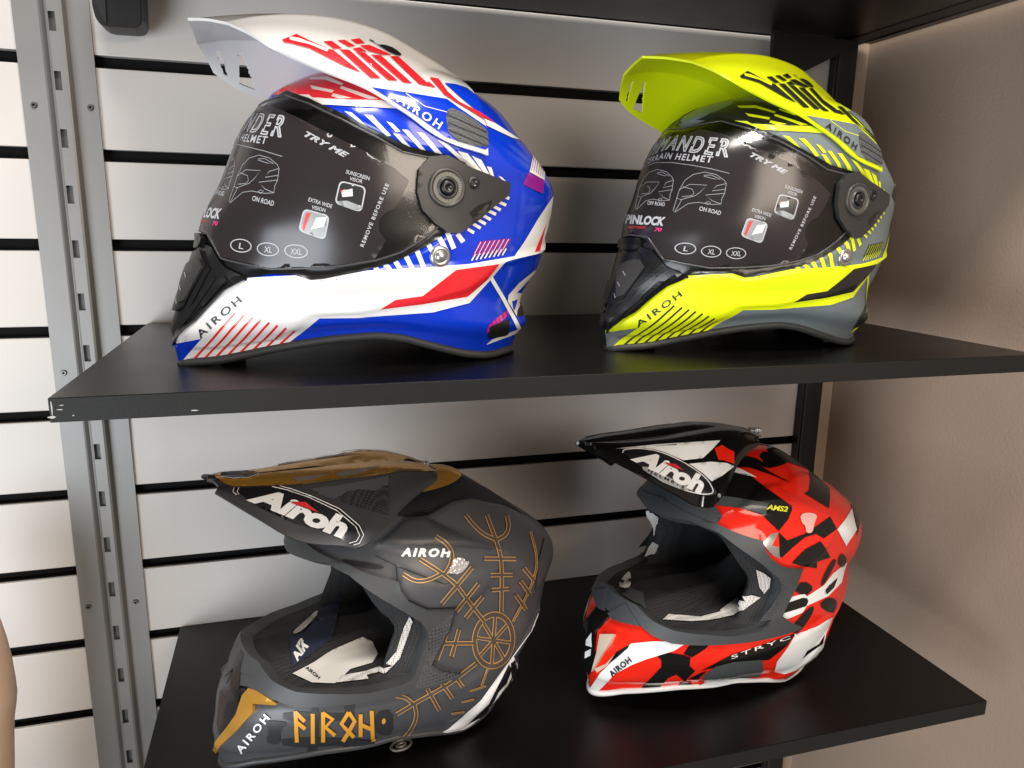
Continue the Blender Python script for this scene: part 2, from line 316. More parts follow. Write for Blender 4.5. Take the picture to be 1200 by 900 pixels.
def resample(poly, step, closed=True):
    out = []; n = len(poly)
    for i in range(n if closed else n-1):
        p, q = np.array(poly[i], float), np.array(poly[(i+1) % n], float); k = max(1, int(np.linalg.norm(q-p)/step+.5))
        for j in range(k): out.append(p+(q-p)*j/k)
    if not closed: out.append(np.array(poly[-1], float))
    return out
def chaikin(poly, it=2, closed=True):
    P = [np.array(p, float) for p in poly]
    for _ in range(it):
        Q = []; n = len(P)
        if not closed: Q.append(P[0])
        for i in range(n if closed else n-1):
            a, b = P[i], P[(i+1) % n]; Q += [a*.75+b*.25, a*.25+b*.75]
        if not closed: Q.append(P[-1])
        P = Q
    return P
def fill2d(loops, step):
    """loops: closed 2-D outlines (first outer, others holes) -> verts, tris, boundary loops of indices"""
    V = []; E = []; B = []
    for lp in loops:
        r = resample(lp, step); s0 = len(V); V += [tuple(p) for p in r]; n = len(r); E += [(s0+i, s0+(i+1) % n) for i in range(n)]; B.append((s0, n))
    A = np.array(loops[0]); lo, hi = A.min(0), A.max(0)
    if (hi-lo).max() > step*1.2:
        gx = np.arange(lo[0]+step*.5, hi[0], step); gy = np.arange(lo[1]+step*.5, hi[1], step*.87)
        pts = np.array([(x+(step*.5 if k % 2 else 0), y) for k, y in enumerate(gy) for x in gx]) if len(gx) and len(gy) else np.zeros((0, 2))
        if len(pts):
            m = seg_sdf(pts, loops[0]) > step*.45
            for h in loops[1:]: m &= seg_sdf(pts, h) < -step*.45
            V += [tuple(p) for p in pts[m]]
    r = delaunay_2d_cdt([Vector(v) for v in V], E, [], 0, 1e-9)
    vv = np.array([(p[0], p[1]) for p in r[0]]); tr = np.array([(f[0], f[i], f[i+1]) for f in r[2] for i in range(1, len(f)-1)]); ce = vv[tr].mean(1); ok = seg_sdf(ce, loops[0]) > 0
    for h in loops[1:]: ok &= seg_sdf(ce, h) < 0
    tr = [tuple(t) for t in tr[ok]]
    inv = {}
    for i, src in enumerate(r[3]):
        for q in src: inv[q] = i
    bl = [[inv[s0+i] for i in range(n) if (s0+i) in inv] for s0, n in B]
    return vv, tr, bl
def shellpatch(s, loops, off=.0004, thick=0., step=.005, mirror=False, down=None):
    """piece lying on the shell from (theta, v) outlines; thick > 0 gives it a body of its own.  Returns verts, tris"""
    L2 = [[(t*.12, v) for t, v in lp] for lp in loops]
    vv, tr, bl = fill2d(L2, step); th, v = vv[:, 0]/.12, vv[:, 1]
    top = s.P(th, v, off+thick); V = [tuple(p) for p in top]; F = []
    for a, b, c in tr:
        n = np.cross(top[b]-top[a], top[c]-top[a]); m = s.N(th[[a]], v[[a]])[0]; F.append((a, b, c) if n@m > 0 else (a, c, b))
    if thick:
        dn = -.001 if down is None else -down; bot = s.P(th, v, dn)
        for lp in bl:
            k = len(V); n = len(lp); V += [tuple(top[i]) for i in lp]+[tuple(bot[i]) for i in lp]
            F += [(k+i, k+(i+1) % n, k+n+(i+1) % n, k+n+i) for i in range(n)]
    return V, F
def flip(VF): return [(x, -y, z) for x, y, z in VF[0]], [tuple(f[::-1]) for f in VF[1]]
def put(name, VF, m, parent, mirror=True, smooth=True, kind=None):
    o = mobj(name, VF[0], VF[1], m, parent, smooth)
    if kind: o['kind'] = kind
    if mirror:
        o2 = mobj(name, *flip(VF), m, parent, smooth)
        if kind: o2['kind'] = kind
    return o
def pushout(G, s, d, xmax=9):
    sh = G.shape; Q = G.reshape(-1, 3).copy()
    for i, p in enumerate(Q):
        if p[0] > xmax: continue
        h = s.bvh.find_nearest(Vector(p)); n = h[1]; c = h[0]-Vector((-.02, 0, .14))
        if n.dot(c) < 0: n = -n
        if (Vector(p)-h[0]).dot(n) < d: Q[i] = h[0]+n*d
    return Q.reshape(sh)
def mirrored(V, F): 
    k = len(V); return V+[(x, -y, z) for x, y, z in V], F+[tuple(i+k for i in f[::-1]) for f in F]
def stroke(pts, w, closed=False):
    """2-D polyline -> outline polygon of width w"""
    P = [np.array(p, float) for p in pts]; n = len(P); l, r = [], []
    for i in range(n):
        a = P[i-1] if i else P[i]; b = P[i+1] if i < n-1 else P[i]; d = b-a; d /= np.linalg.norm(d)+1e-9; q = np.array([-d[1], d[0]])*w/2; l.append(P[i]+q); r.append(P[i]-q)
    return l+r[::-1]
def castpatch(h, bvh, loops, off=.0004, step=3.5, thick=0.):
    """photo outlines dropped on any part (bvh in helmet space)"""
    vv, tr, bl = fill2d(loops, step); V, N = [], []
    for px, py in vv:
        hit, d = hitpx(h, bvh, px, py)
        n = hit[1] if hit[1].dot(d) < 0 else -hit[1]; V.append(tuple(hit[0]+n*(off+thick))); N.append(n)
    F = []
    for a, b, c in tr:
        n = (Vector(V[b])-Vector(V[a])).cross(Vector(V[c])-Vector(V[a])); F.append((a, b, c) if n.dot(N[a]) > 0 else (a, c, b))
    F = [f for f in F if max((Vector(V[f[0]])-Vector(V[f[1]])).length, (Vector(V[f[1]])-Vector(V[f[2]])).length, (Vector(V[f[0]])-Vector(V[f[2]])).length) < .035]
    if thick:
        for lp in bl:
            k = len(V); n = len(lp); V += [V[i] for i in lp]+[tuple(Vector(V[i])-N[i]*(thick+.0015)) for i in lp]; F += [(k+i, k+(i+1) % n, k+n+(i+1) % n, k+n+i) for i in range(n)]
    return V, F
def shelldecal(s, h, loops, off, thick=0.):
    L = []
    for lp in loops:
        q = [s.uv(h, *p) for p in resample(lp, 3.0)]; t0 = q[0][0] if not L else L[0][0][0]; o = []
        for t, v in q: t = t0+((t-t0+math.pi) % (2*math.pi)-math.pi); o.append((t, v)); t0 = t
        L.append(o)
    return shellpatch(s, L, off, thick, .003)
_fc = {}
def glyphs(txt, spacing=1.0, bold=0.0, shear=0.0):
    key = (txt, spacing, bold, shear)
    if key in _fc: return _fc[key]
    c = bpy.data.curves.new('t', 'FONT'); c.body = txt; c.space_character = spacing; c.offset = bold; c.shear = shear; c.resolution_u = 3
    o = bpy.data.objects.new('t', c); COL.objects.link(o); dg = bpy.context.evaluated_depsgraph_get(); me = o.evaluated_get(dg).to_mesh()
    V = np.array([v.co[:2] for v in me.vertices]); F = [tuple(p.vertices) for p in me.polygons]
    bpy.data.objects.remove(o); bpy.data.curves.remove(c)
    lo, hi = V.min(0), V.max(0); V = (V-lo)/(hi-lo); _fc[key] = (V, F); return V, F
def outline_glyphs(txt, w=.035, aspect=6., **k):
    V, F = glyphs(txt, **k); cnt = {}
    for f in F:
        for i in range(len(f)):
            e = (f[i], f[(i+1) % len(f)]); cnt[tuple(sorted(e))] = cnt.get(tuple(sorted(e)), [])+[e]
    v2, f2 = [], []
    for e, l in cnt.items():
        if len(l) == 1:
            p, q = V[l[0][0]]*[aspect, 1], V[l[0][1]]*[aspect, 1]; d = q-p; L = np.linalg.norm(d)
            if L < 1e-9: continue
            n = np.array([-d[1], d[0]])/L*w*.5; k0 = len(v2); d = d/L*w*.3
            v2 += [(p+n-d)/[aspect, 1], (q+n+d)/[aspect, 1], (q-n+d)/[aspect, 1], (p-n-d)/[aspect, 1]]; f2.append((k0, k0+1, k0+2, k0+3))
    return np.array(v2), f2
def quad(p0, p1, hgt, lean=0.):
    p0, p1 = np.array(p0, float), np.array(p1, float); d = p1-p0; L = np.linalg.norm(d); up = np.array([d[1], -d[0]])/L*hgt+d/L*lean
    return [p0, p1, p1+up, p0+up]
def casttext(h, bvh, VF, q, off=.0005):
    V2, F = VF; V = []; q = [np.array(p, float) for p in q]; N = []
    for u, v in V2:
        p = (q[0]*(1-u)+q[1]*u)*(1-v)+(q[3]*(1-u)+q[2]*u)*v; hit, d = hitpx(h, bvh, *p)
        n = hit[1] if hit[1].dot(d) < 0 else -hit[1]; V.append(tuple(hit[0]+n*off)); N.append(n)
    G = []
    for f in F:
        n = (Vector(V[f[1]])-Vector(V[f[0]])).cross(Vector(V[f[2]])-Vector(V[f[0]])); G.append(f if n.dot(N[f[0]]) > 0 else f[::-1])
    return V, G
def shelltext(s, VF, t0, t1, v0, v1, off):
    V2, F = VF; T = t0+(t1-t0)*V2[:, 0]; a, b = v0(np.abs(T)), v1(np.abs(T)); P = s.P(T, a+(b-a)*V2[:, 1], off); return [tuple(p) for p in P], F
def merge(lst):
    V, F = [], []
    for v, f in lst:
        k = len(V); V += list(v); F += [tuple(i+k for i in t) for t in f]
    return V, F
def thicken(V, F, t):
    """give an open sheet a body (inside offset t), sharing nothing at the rim so that edges stay crisp"""
    bm = bmesh.new(); vs = [bm.verts.new(v) for v in V]
    for f in F:
        try: bm.faces.new([vs[i] for i in f])
        except ValueError: pass
    bmesh.ops.remove_doubles(bm, verts=bm.verts[:], dist=1e-6); bm.normal_update()
    if sum(f.normal.dot(f.calc_center_median()-Vector((0, 0, .16)))*f.calc_area() for f in bm.faces) < 0: bmesh.ops.reverse_faces(bm, faces=bm.faces[:]); bm.normal_update()
    W = [v.co.copy() for v in bm.verts]; N = [v.normal.copy() for v in bm.verts]; bm.verts.index_update(); n = len(W)
    FF = [tuple(v.index for v in f.verts) for f in bm.faces]; E = [(e.verts[0].index, e.verts[1].index) for e in bm.edges if len(e.link_faces) == 1]
    out = [tuple(w) for w in W]+[tuple(w-m*t) for w, m in zip(W, N)]; F2 = FF+[tuple(i+n for i in f[::-1]) for f in FF]
    for a, b in E:
        k = len(out); out += [tuple(W[a]), tuple(W[b]), tuple(W[b]-N[b]*t), tuple(W[a]-N[a]*t)]; F2.append((k, k+1, k+2, k+3))
    bm.free(); return out, F2
def catmull(P, n):
    P = np.array(P, float); Q = np.vstack([2*P[0]-P[1], P, 2*P[-1]-P[-2]]); out = []
    m = len(P)-1
    for u in np.linspace(0, m, n):
        i = min(int(u), m-1); t = u-i; a, b, c, d = Q[i:i+4]; out.append(.5*(2*b+(c-a)*t+(2*a-5*b+4*c-d)*t*t+(3*b-a-3*c+d)*t**3))
    return np.array(out)
def cre(r, nv, k):
    if not k: return catmull(r, nv)
    m = len(r)-1; n1 = int(round((nv-1)*k/m))+1; return np.vstack([catmull(r[:k+1], n1)[:-1], catmull(r[k:], nv-n1+1)])
def net(rows, nu, nv, crease=None):
    """rows (front to back) of points (centre to edge) -> full symmetric grid"""
    A = np.array([cre(r, nv, crease) for r in rows]); G = np.array([catmull(A[:, j], nu) for j in range(nv)]).transpose(1, 0, 2)
    full = np.concatenate([G[:, :0:-1]*[1, -1, 1], G], 1); return full
def gridmesh(G, skip=None):
    a, b = G.shape[:2]; V = G.reshape(-1, 3); F = []
    for i in range(a-1):
        for j in range(b-1):
            if skip and skip(i, j): continue
            F.append((i*b+j, (i+1)*b+j, (i+1)*b+j+1, i*b+j+1))
    return [tuple(v) for v in V], F
def tube(pts, r, seg=8, closed=True, flat=1.0):
    P = np.array(pts, float); n = len(P); V, F = [], []
    for i in range(n):
        t = P[(i+1) % n]-P[i-1] if closed else P[min(i+1, n-1)]-P[max(i-1, 0)]; t /= np.linalg.norm(t)+1e-9
        up = np.array([0, 0, 1.]); s = np.cross(t, up); s /= np.linalg.norm(s)+1e-9; u = np.cross(s, t)
        for k in range(seg): a = 2*math.pi*k/seg; V.append(tuple(P[i]+s*r*math.cos(a)*flat+u*r*math.sin(a)))
    for i in range(n if closed else n-1):
        for k in range(seg): F.append((i*seg+k, ((i+1) % n)*seg+k, ((i+1) % n)*seg+(k+1) % seg, i*seg+(k+1) % seg))
    return V, F
def rimloop(s, v, off):
    p = s.P0(np.linspace(-math.pi, math.pi, 720, endpoint=False), np.full(720, v)); q = np.array(resample([tuple(a) for a in p], .0005)); L = np.concatenate([[0], np.cumsum(np.linalg.norm(np.diff(q, axis=0), axis=1))])
    u = np.linspace(0, L[-1], 190, endpoint=False); r = np.stack([np.interp(u, L, q[:, k]) for k in range(3)], 1)
    for _ in range(3): r = (np.roll(r, 1, 0)+2*r+np.roll(r, -1, 0))/4
    return r
def rollpts(s, v, off):
    p = s.P(np.linspace(-math.pi, math.pi, 60, endpoint=False), np.full(60, v), off); p[:, 0] = np.minimum(p[:, 0], .148); return [tuple(q) for q in p]
def bvh_of(V, F): return BVHTree.FromPolygons([tuple(v) for v in V], [tuple(f) for f in F])
def disc(c, n, r, h, seg=32, prof=None):
    """lathe on axis n through c: prof list of (radius, height)"""
    c, n = Vector(c), Vector(n).normalized(); a = n.orthogonal().normalized(); b = n.cross(a); prof = prof or [(r, 0), (r, h*.7), (r*.92, h), (0.0001, h)]; V, F = [], []
    for rr, hh in prof:
        for k in range(seg): t = 2*math.pi*k/seg; V.append(tuple(c+a*rr*math.cos(t)+b*rr*math.sin(t)+n*hh))
    for i in range(len(prof)-1):
        for k in range(seg): F.append((i*seg+k, i*seg+(k+1) % seg, (i+1)*seg+(k+1) % seg, (i+1)*seg+k))
    return V, F
def zoom(ox, oy, s):
    return lambda *p: [(ox+x/s, oy+y/s) for x, y in p]

SHC = Shell(KC); SHC.grid(60, 96)
SHT = Shell(KT); SHT.grid(60, 96)
def set_bottom(s, h, pts, ends):
    L = []
    for px, py in pts:
        t, v = s.uv(h, px, py); p = s.P(np.array([t]), np.array([v]))[0]; L.append((p[0], p[2]))
    L += ends; L.sort(); s.hb = (np.array([a for a, b in L]), np.array([b for a, b in L]))
set_bottom(SHC, 'c1', [(214, 431), (260, 425), (312, 415), (351, 408), (400, 401), (450, 397), (480, 400), (520, 411), (550, 418), (575, 419.5), (597, 414)], [(.205, .002), (.19, .001), (-.14, .001), (-.165, .006)])
_hb = [(-.2, .040), (-.15, .030), (-.114, .021), (-.09, .011), (-.05, .006), (-.008, .018), (.03, .026), (.06, .025), (.106, .029), (.14, .028), (.17, .026), (.188, .019), (.202, .013)]
SHT.hb = (np.array([a for a, b in _hb]), np.array([b for a, b in _hb]))
print('hbC', SHC.hb); print('hbT', SHT.hb)
SHC.grid(); SHT.grid()
# ------------------------------------------------------------------ adventure helmets (upper shelf)
ZA, ZB, ZC, ZD, Z1 = zoom(190, 220, 4.0917), zoom(420, 160, 3.3333), zoom(420, 0, 3.3333), zoom(210, 0, 4.5), zoom(180, 0, 2.0)
ZE, ZV, ZW, ZF, ZG, YA = zoom(330, 80, 6.316), zoom(280, 120, 4.735), zoom(730, 150, 5.217), zoom(560, 250, 5.29), zoom(400, 10, 9.0), zoom(700, 230, 4.735)
S = SHC
def U(h, pts): return S.uvs(h, pts)
def sym(near):
    """near-side outline whose first and last points lie on the centre plane -> closed symmetric outline"""
    return near+[(-t, v) for t, v in near[::-1] if abs(t) > 1e-6]
vh = S.vofh
white_main = ZA((36, 752), (160, 632), (300, 482), (390, 432), (640, 419), (715, 438), (780, 433), (980, 396)) + ZB((120, 518), (240, 512), (430, 497), (600, 468), (752, 432), (748, 446), (600, 480), (572, 490), (522, 550), (432, 650), (290, 686), (0, 706)) + ZA((980, 622), (755, 625), (600, 748), (545, 773), (96, 834), (190, 722))
g_near = [(0., vh(.118))]+U('c2', [(762, 292), (779, 312)])+U('c1', [(285, 326), (317, 321), (346.5, 321.5), (365, 327.5), (380, 326), (430, 316), (460, 308), (500, 288), (535, 264), (556, 235), (560, 208), (545, 190), (520, 181), (480, 172), (440, 153), (400, 132), (361, 114), (335, 105)])+[(0., vh(.244))]
v_near = [(0., vh(.1255))]+U('c2', [(759, 278), (777, 303.5)])+U('c1', [(317, 315.5), (361, 314.5), (400, 312), (440, 305.5), (470, 296), (500, 277), (528, 252), (545, 232), (550, 212), (543, 196), (525, 187), (500, 184), (472, 178), (441, 160), (400, 139), (362, 121), (335, 111)])+[(0., vh(.240))]
f_near = [(0., vh(.1285))]+U('c2', [(757, 280), (776, 301)])+U('c1', [(317, 313.5), (361, 312.5), (400, 310), (438, 305), (452, 282), (444, 270), (444.5, 257), (452, 249), (462, 245), (470, 232), (480, 212), (466, 200), (452, 191), (420, 173), (382, 154.4), (350, 138), (330, 128.5), (312, 122.5)])+[(0., vh(.2262))]
c_near = [(0., vh(.018))]+U('c1', [(203, 404), (229, 375), (263, 338), (287, 325)])+U('c2', [(779, 311), (762, 291)])+[(0., vh(.118))]
def ext(near): return [(t*.12, v) for t, v in near[1:-1]]+[(-.05, near[-1][1]), (-.05, near[0][1])]
S.sculpt = [(ext(g_near), -.0056, .008), (ext(c_near), -.0075, .010),
            ([(t*.12, v) for t, v in U('c1', ZA((300, 482), (390, 432), (640, 419), (715, 438), (980, 396)) + ZB((240, 512), (600, 468), (752, 432), (745, 452), (560, 500), (430, 600), (290, 640), (0, 690)) + ZA((980, 600), (740, 610), (560, 720), (120, 770), (160, 632)))], .0030, .010),
            ([(t*.12, v) for t, v in U('c1', [(425, 100), (520, 120), (565, 150), (600, 180), (640, 215), (646, 225), (600, 205), (560, 190), (520, 170)])], .0022, .014)]
S.grid()
Cd = []      # (part name, colour key, verts, faces) lying on the shell
def dec(name, key, pts, view='c1', lay=1, smooth=0, mirror=True, holes=()):
    p = chaikin(pts, smooth) if smooth else pts
    V, F = shelldecal(S, view, [p]+list(holes), .0005+.0003*lay)
    Cd.append((name, key, V, F, mirror, None))
def decs(name, key, polys, view='c1', lay=1, smooth=0, mirror=True):
    L = [shelldecal(S, view, [p], .0005+.0003*lay) for p in polys]; V, F = merge(L)
    Cd.append((name, key, V, F, mirror, 'stuff'))
dec('chin_panel_graphic', 'main', white_main)
dec('flag_graphic', 'accent', ZB((85, 675), (145, 637), (250, 622), (380, 520), (550, 497), (500, 560), (425, 625), (250, 655)), lay=2)
for tp, bt in zip(((352, 600), (395, 610), (435, 622), (475, 632), (515, 645), (555, 658), (595, 670), (635, 683)), ((150, 828), (205, 820), (260, 812), (315, 805), (372, 795), (430, 785), (490, 775), (548, 767))):
    dec('chin_stripe', 'pinstripe', stroke(ZA(tp, bt), 2.6), lay=2)
# slanted stripes above the visor
up = [((330, 305), (370, 310), (500, 420), (440, 392)), ((465, 322), (520, 330), (740, 530), (690, 490)), ((610, 345), (670, 350), (810, 500), (780, 507)), ((775, 395), (820, 410), (880, 470), (845, 475)), ((760, 515), (800, 515), (890, 605), (850, 590)), ((825, 485), (870, 490), (1030, 672), (990, 662)), ((890, 455), (935, 458), (1135, 692), (1082, 666)), ((1000, 475), (1052, 482), (1235, 690), (1190, 690))]
for p in up: dec('brow_stripe', 'main', ZE(*p), lay=1)
for p in (((305, 545), (345, 562), (465, 668), (440, 668)), ((385, 590), (425, 600), (497, 690), (470, 690)), ((440, 608), (478, 625), (520, 700), (498, 690)), ((500, 650), (518, 655), (532, 702), (520, 700)), ((545, 688), (558, 692), (584, 718), (570, 714))):
    dec('brow_stripe', 'main', ZC(*p), lay=1)
# ticks round the hinge plate and under the visor
for a, b in (((565, 235), (587, 242)), ((545, 255), (575, 268)), ((525, 272), (553, 287)), ((505, 290), (535, 304)), ((485, 308), (515, 325)), ((465, 325), (495, 342)), ((445, 340), (475, 358)), ((425, 362), (450, 376))):
    dec('hinge_tick', 'main', stroke(ZB(a, b), 3.6), lay=1)
for a, b in (((385, 380), (408, 412)), ((345, 372), (372, 438)), ((300, 368), (345, 450)), ((258, 398), (305, 475)), ((220, 425), (255, 512)), ((178, 452), (210, 515)), ((140, 480), (165, 520)), ((102, 496), (125, 522)), ((62, 505), (78, 526))):
    dec('jaw_stripe', 'main', stroke(ZB(a, b), 5.6), lay=1)
dec('purple_flash', 'purple', ZB((470, 410), (595, 397), (565, 452), (442, 466)), lay=1)
decs('purple_lines', 'main', [stroke(ZB((440+i*17, 484-i*3), (455+i*17, 458-i*3)), 1.6) for i in range(8)]+[stroke(ZB((452+i*18, 455-i*2), (476+i*18, 412-i*2)), .7) for i in range(7)], lay=2)
dec('rear_flash', 'purple', ZC((662, 674), (723, 706), (718, 757), (640, 720)), lay=1)
dec('rear_flash', 'main', ZC((682, 604), (726, 662), (724, 704), (666, 672)), lay=1)
decs('rear_flash_lines', 'purple', [stroke(ZC((672+i*9, 668+i*5), (684+i*7, 610+i*9)), .6) for i in range(6)], lay=2)
dec('rear_spear', 'main', ZB((760, 230), (746, 330), (726, 398), (745, 437), (605, 470), (650, 405), (700, 320)), lay=1)
dec('rear_spear_slit', 'accent', ZB((733, 335), (728, 350), (706, 446), (685, 450)), lay=2)
dec('rear_cross', 'main', stroke(ZB((513, 545), (560, 625), (640, 775)), 4.4), lay=1)
dec('rear_cross', 'main', ZB((498, 812), (520, 792), (645, 742), (640, 760)), lay=1)
big_a = ZF((400, 320), (350, 350), (250, 430), (185, 505), (180, 545), (215, 600), (235, 640), (240, 600), (290, 510), (350, 420))
dec('rear_letter', 'rear_a', big_a, lay=2)
dec('rear_letter_cut', 'base', ZF((335, 385), (275, 450), (235, 490), (262, 492), (300, 450)), lay=3)
dec('rear_letter_cut', 'base', ZF((205, 545), (240, 530), (222, 600), (212, 590)), lay=3)
dec('rear_hatch', 'hatch', ZF((180, 598), (100, 660), (60, 700), (55, 740), (120, 690), (185, 635)), lay=1)
decs('rear_hatch_lines', 'base', [stroke(ZF((75+i*22, 740-i*17), (60+i*22, 690-i*17)), .9) for i in range(6)], lay=2)
dec('size_plate', 'blackp', ZF((70, 700), (190, 655), (185, 740), (170, 752), (70, 772), (62, 750)), lay=4, mirror=False)
# crown graphics
dec('crown_band', 'accent', ZC((278, 305), (345, 322), (400, 385), (535, 482), (480, 455), (380, 398), (310, 350)), lay=1)
dec('crown_line', 'main', ZC((330, 360), (385, 402), (480, 460), (535, 484), (632, 548), (600, 540), (500, 492), (400, 425)), lay=1)
# brow under the peak
dec('brow_panel', 'brow', ZE((-60, 200), (20, 140), (280, 30), (420, 38), (640, 140), (800, 235), (720, 238), (540, 240), (110, 222)), lay=1)
for p in (((215, 75), (340, 68), (462, 122), (440, 132), (320, 92), (215, 92)), ((215, 133), (390, 170), (375, 187), (230, 160)), ((445, 138), (715, 230), (650, 236), (432, 155)), ((130, 200), (205, 203), (250, 236), (115, 222)), ((385, 192), (520, 225), (430, 232), (370, 212)), ((505, 92), (640, 145), (610, 150), (500, 105))):
    dec('brow_chevron', 'browpale', ZE(*p), lay=2)
dec('brow_band', 'browpale', ZE((50, 242), (130, 218), (540, 240), (740, 240), (880, 305), (690, 292), (260, 272)), lay=2)
Ctext = [('lettering', 'ink', 'c1', glyphs('AIROH', spacing=1.35, bold=.012), quad(*ZA((188, 722), (388, 545)), 9.2))]

# visor, its print film and the black gasket behind it
gasket = shellpatch(S, [sym(g_near)], .0006, .0016)
visor = shellpatch(S, [sym(v_near)], .0040, .0014, down=-.0040)
film = shellpatch(S, [sym(f_near)], .0056, .0, step=.004)
fb = bvh_of(*film)
rim = merge([(lambda V, F: (V, F))(*tube(S.P(np.array([p[0] for p in r]), np.array([p[1] for p in r]), .0052), .0011, 6)) for r in [[tuple(q) for q in (np.array(resample([(t*.12, v) for t, v in sym(v_near)], .004))/[.12, 1])]]])
# chin vent in black plastic
vent = shellpatch(S, [sym([c_near[0]]+[(t+.012, v-.0012) for t, v in c_near[1:-1]]+[c_near[-1]])], .0008, .0044, down=.008)
plate_c = U('c2', YA((150, 322), (190, 332), (245, 318), (290, 392), (150, 580), (100, 605), (72, 575), (82, 470), (98, 370)))
vplate = shellpatch(S, [plate_c], .0046, .0040); vp_b = bvh_of(*vplate)
vin = castpatch('c2', vp_b, [YA((185, 355), (235, 350), (262, 395), (150, 545), (108, 560), (105, 470), (118, 385))], .0004, thick=.0012)
vsl = [castpatch('c2', vp_b, [stroke(YA(*p), 1.2)], .0022) for p in (((146, 418), (160, 442)), ((118, 480), (128, 502)), ((98, 542), (104, 566)))]
vrib = [shellpatch(S, [S.uvs('c2', stroke(YA(*p), w))], .0046, .0030) for p, w in ((((300, 400), (165, 590), (120, 650)), 5), (((330, 440), (210, 570), (130, 660)), 4), (((390, 440), (250, 570)), 4.5))]
latch = shellpatch(S, [U('c2', YA((165, 240), (255, 238), (268, 262), (235, 308), (175, 312), (150, 290)))], .0046, .0045)
yslot = castpatch('c2', S.bvh, [YA((35, 690), (60, 655), (66, 700), (52, 752), (40, 745))], .0052, thick=.0012)

# hinge plate with its knurled disc
pl = [(500, 186), (522, 184), (548, 198), (570, 205), (595, 215.5), (593, 229), (575, 243), (560, 257), (537, 273.5), (522, 273), (506, 262), (492, 246), (486, 225), (488, 200)]
_sc = S.sculpt; S.sculpt = []; plate = shellpatch(S, [U('c1', pl)], .0006, .0036, down=.010); S.sculpt = _sc; pb = bvh_of(*plate)
def onpart(h, b, px, py):
    o, d = lray(h, px, py); hit = b.ray_cast(o, d); n = hit[1] if hit[1].dot(d) < 0 else -hit[1]; return hit[0], n
pc, pn = onpart('c1', pb, 523.5, 220); pn = Vector((0.05, 1, .02)).normalized()
ring = [(r_*.80, h_) for r_, h_ in [(.0215, 0), (.0215, .0022), (.0205, .0030), (.0178, .0030), (.0170, .0020), (.0120, .0020), (.0112, .0034), (.0105, .0040), (.0092, .0030), (.0088, .0006), (.0001, .0006)]]
disc_o = disc(pc, pn, 0, 0, 40, ring); hub = disc(pc, pn, 0, 0, 28, [(.0064, .0006), (.0064, .0042), (.0056, .0052), (.0024, .0056), (.0020, .0044), (.0001, .0044)])
kn = []
a0 = pn.orthogonal().normalized(); b0 = pn.cross(a0)
for i in range(48):
    t = 2*math.pi*i/48; d1 = a0*math.cos(t)+b0*math.sin(t); e1 = (-a0*math.sin(t)+b0*math.cos(t))*.00034; c0 = pc+pn*.0026
    q = [c0+d1*.0100-e1, c0+d1*.0100+e1, c0+d1*.0134+e1*1.6, c0+d1*.0134-e1*1.6]; kn.append(([tuple(x) for x in q]+[tuple(x-pn*.0012) for x in q], [(0, 1, 2, 3), (0, 4, 5, 1), (1, 5, 6, 2), (2, 6, 7, 3), (3, 7, 4, 0)]))
sc_c, _ = onpart('c1', pb, 555, 214)
screw = disc(sc_c, pn, 0, 0, 20, [(.0056, -.001), (.0056, .0012), (.0050, .0016), (.0040, .0012), (.0036, .0016), (.0030, .0016), (.0022, -.0004), (.0001, -.0004)])
slotw = castpatch('c1', pb, [ZB((432, 300), (468, 268), (522, 250), (510, 285), (470, 305), (448, 318))], .0003)
slotp = castpatch('c1', pb, [ZB((462, 300), (495, 268), (512, 262), (492, 300))], .0006)
bt_c, _ = onpart('c1', S.bvh, 515.4, 300.4)
button = disc(bt_c, (0.03, 1, -.05), 0, 0, 28, [(.0098, -.002), (.0098, .0016), (.0085, .0030), (.0058, .0032), (.0052, .0022), (.0050, .0046), (.0034, .0060), (.0001, .0064)])

# peak
def shear(p): return -.16*p[1]*min(1, max(0, (p[0]+.01)/.11))
cen = [(.168, 0, .3085), (.139, 0, .3135), (.105, 0, .3185), (.063, 0, .3225), (.014, 0, .3210), (-.029, 0, .3105), (-.058, 0, .2965)]
crest = [(.150, .047, .2985), (.122, .052, .3060), (.090, .057, .3100), (.052, .060, .3100), (.008, .062, .3030), (-.032, .060, .2880), (-.066, .056, .2740)]
edge = [LY('c1', px, py, y_) for px, py, y_ in ((313, 50, .078), (342, 66, .085), (374, 81, .091), (431, 104, .102), (474, 132, .114), (522, 165, .122), (572, 182, .1205))]
PK = []
for c_, k_, e_ in zip(cen, crest, edge):
    c_, k_, e_ = np.array(c_), np.array(k_), np.array(e_); e_[0] -= shear(e_)
    PK.append([c_, c_*.5+k_*.5+np.array([0, 0, .0012]), k_, k_*.5+e_*.5+np.array([0, .0008, .0008]), e_])
Gp = net(PK, 120, 49, 2)
Gp[..., 0] += np.vectorize(lambda x, y: shear((x, y)))(Gp[..., 0], Gp[..., 1])
Gp = pushout(Gp, S, .0045, .09); nb_ = Gp.shape[1]; mid_ = nb_//2
def pskip(i, j):
    u = i/119.; w = abs(j+.5-mid_)/48.; s_ = (j < mid_)
    if not s_: return False
    return (.085+.06*(w-.6) < u < .118+.06*(w-.6) and .62 < w < .92) or (.225+.03*(w-.6) < u < .240+.26*(w-.6) and .63 < w < .93)
Vp, Fp = gridmesh(Gp, pskip); pkV, pkF = thicken(Vp, Fp, .0024); pkb = bvh_of(*gridmesh(Gp))
Pd = []
def pdec(name, key, pts, lay=1, view='c1', smooth=0):
    p = chaikin(pts, smooth) if smooth else pts
    V, F = castpatch(view, pkb, [p], .0005+.0003*lay); Pd.append((name, key, V, F))
ZP = zoom(330, 10, 5.4545)
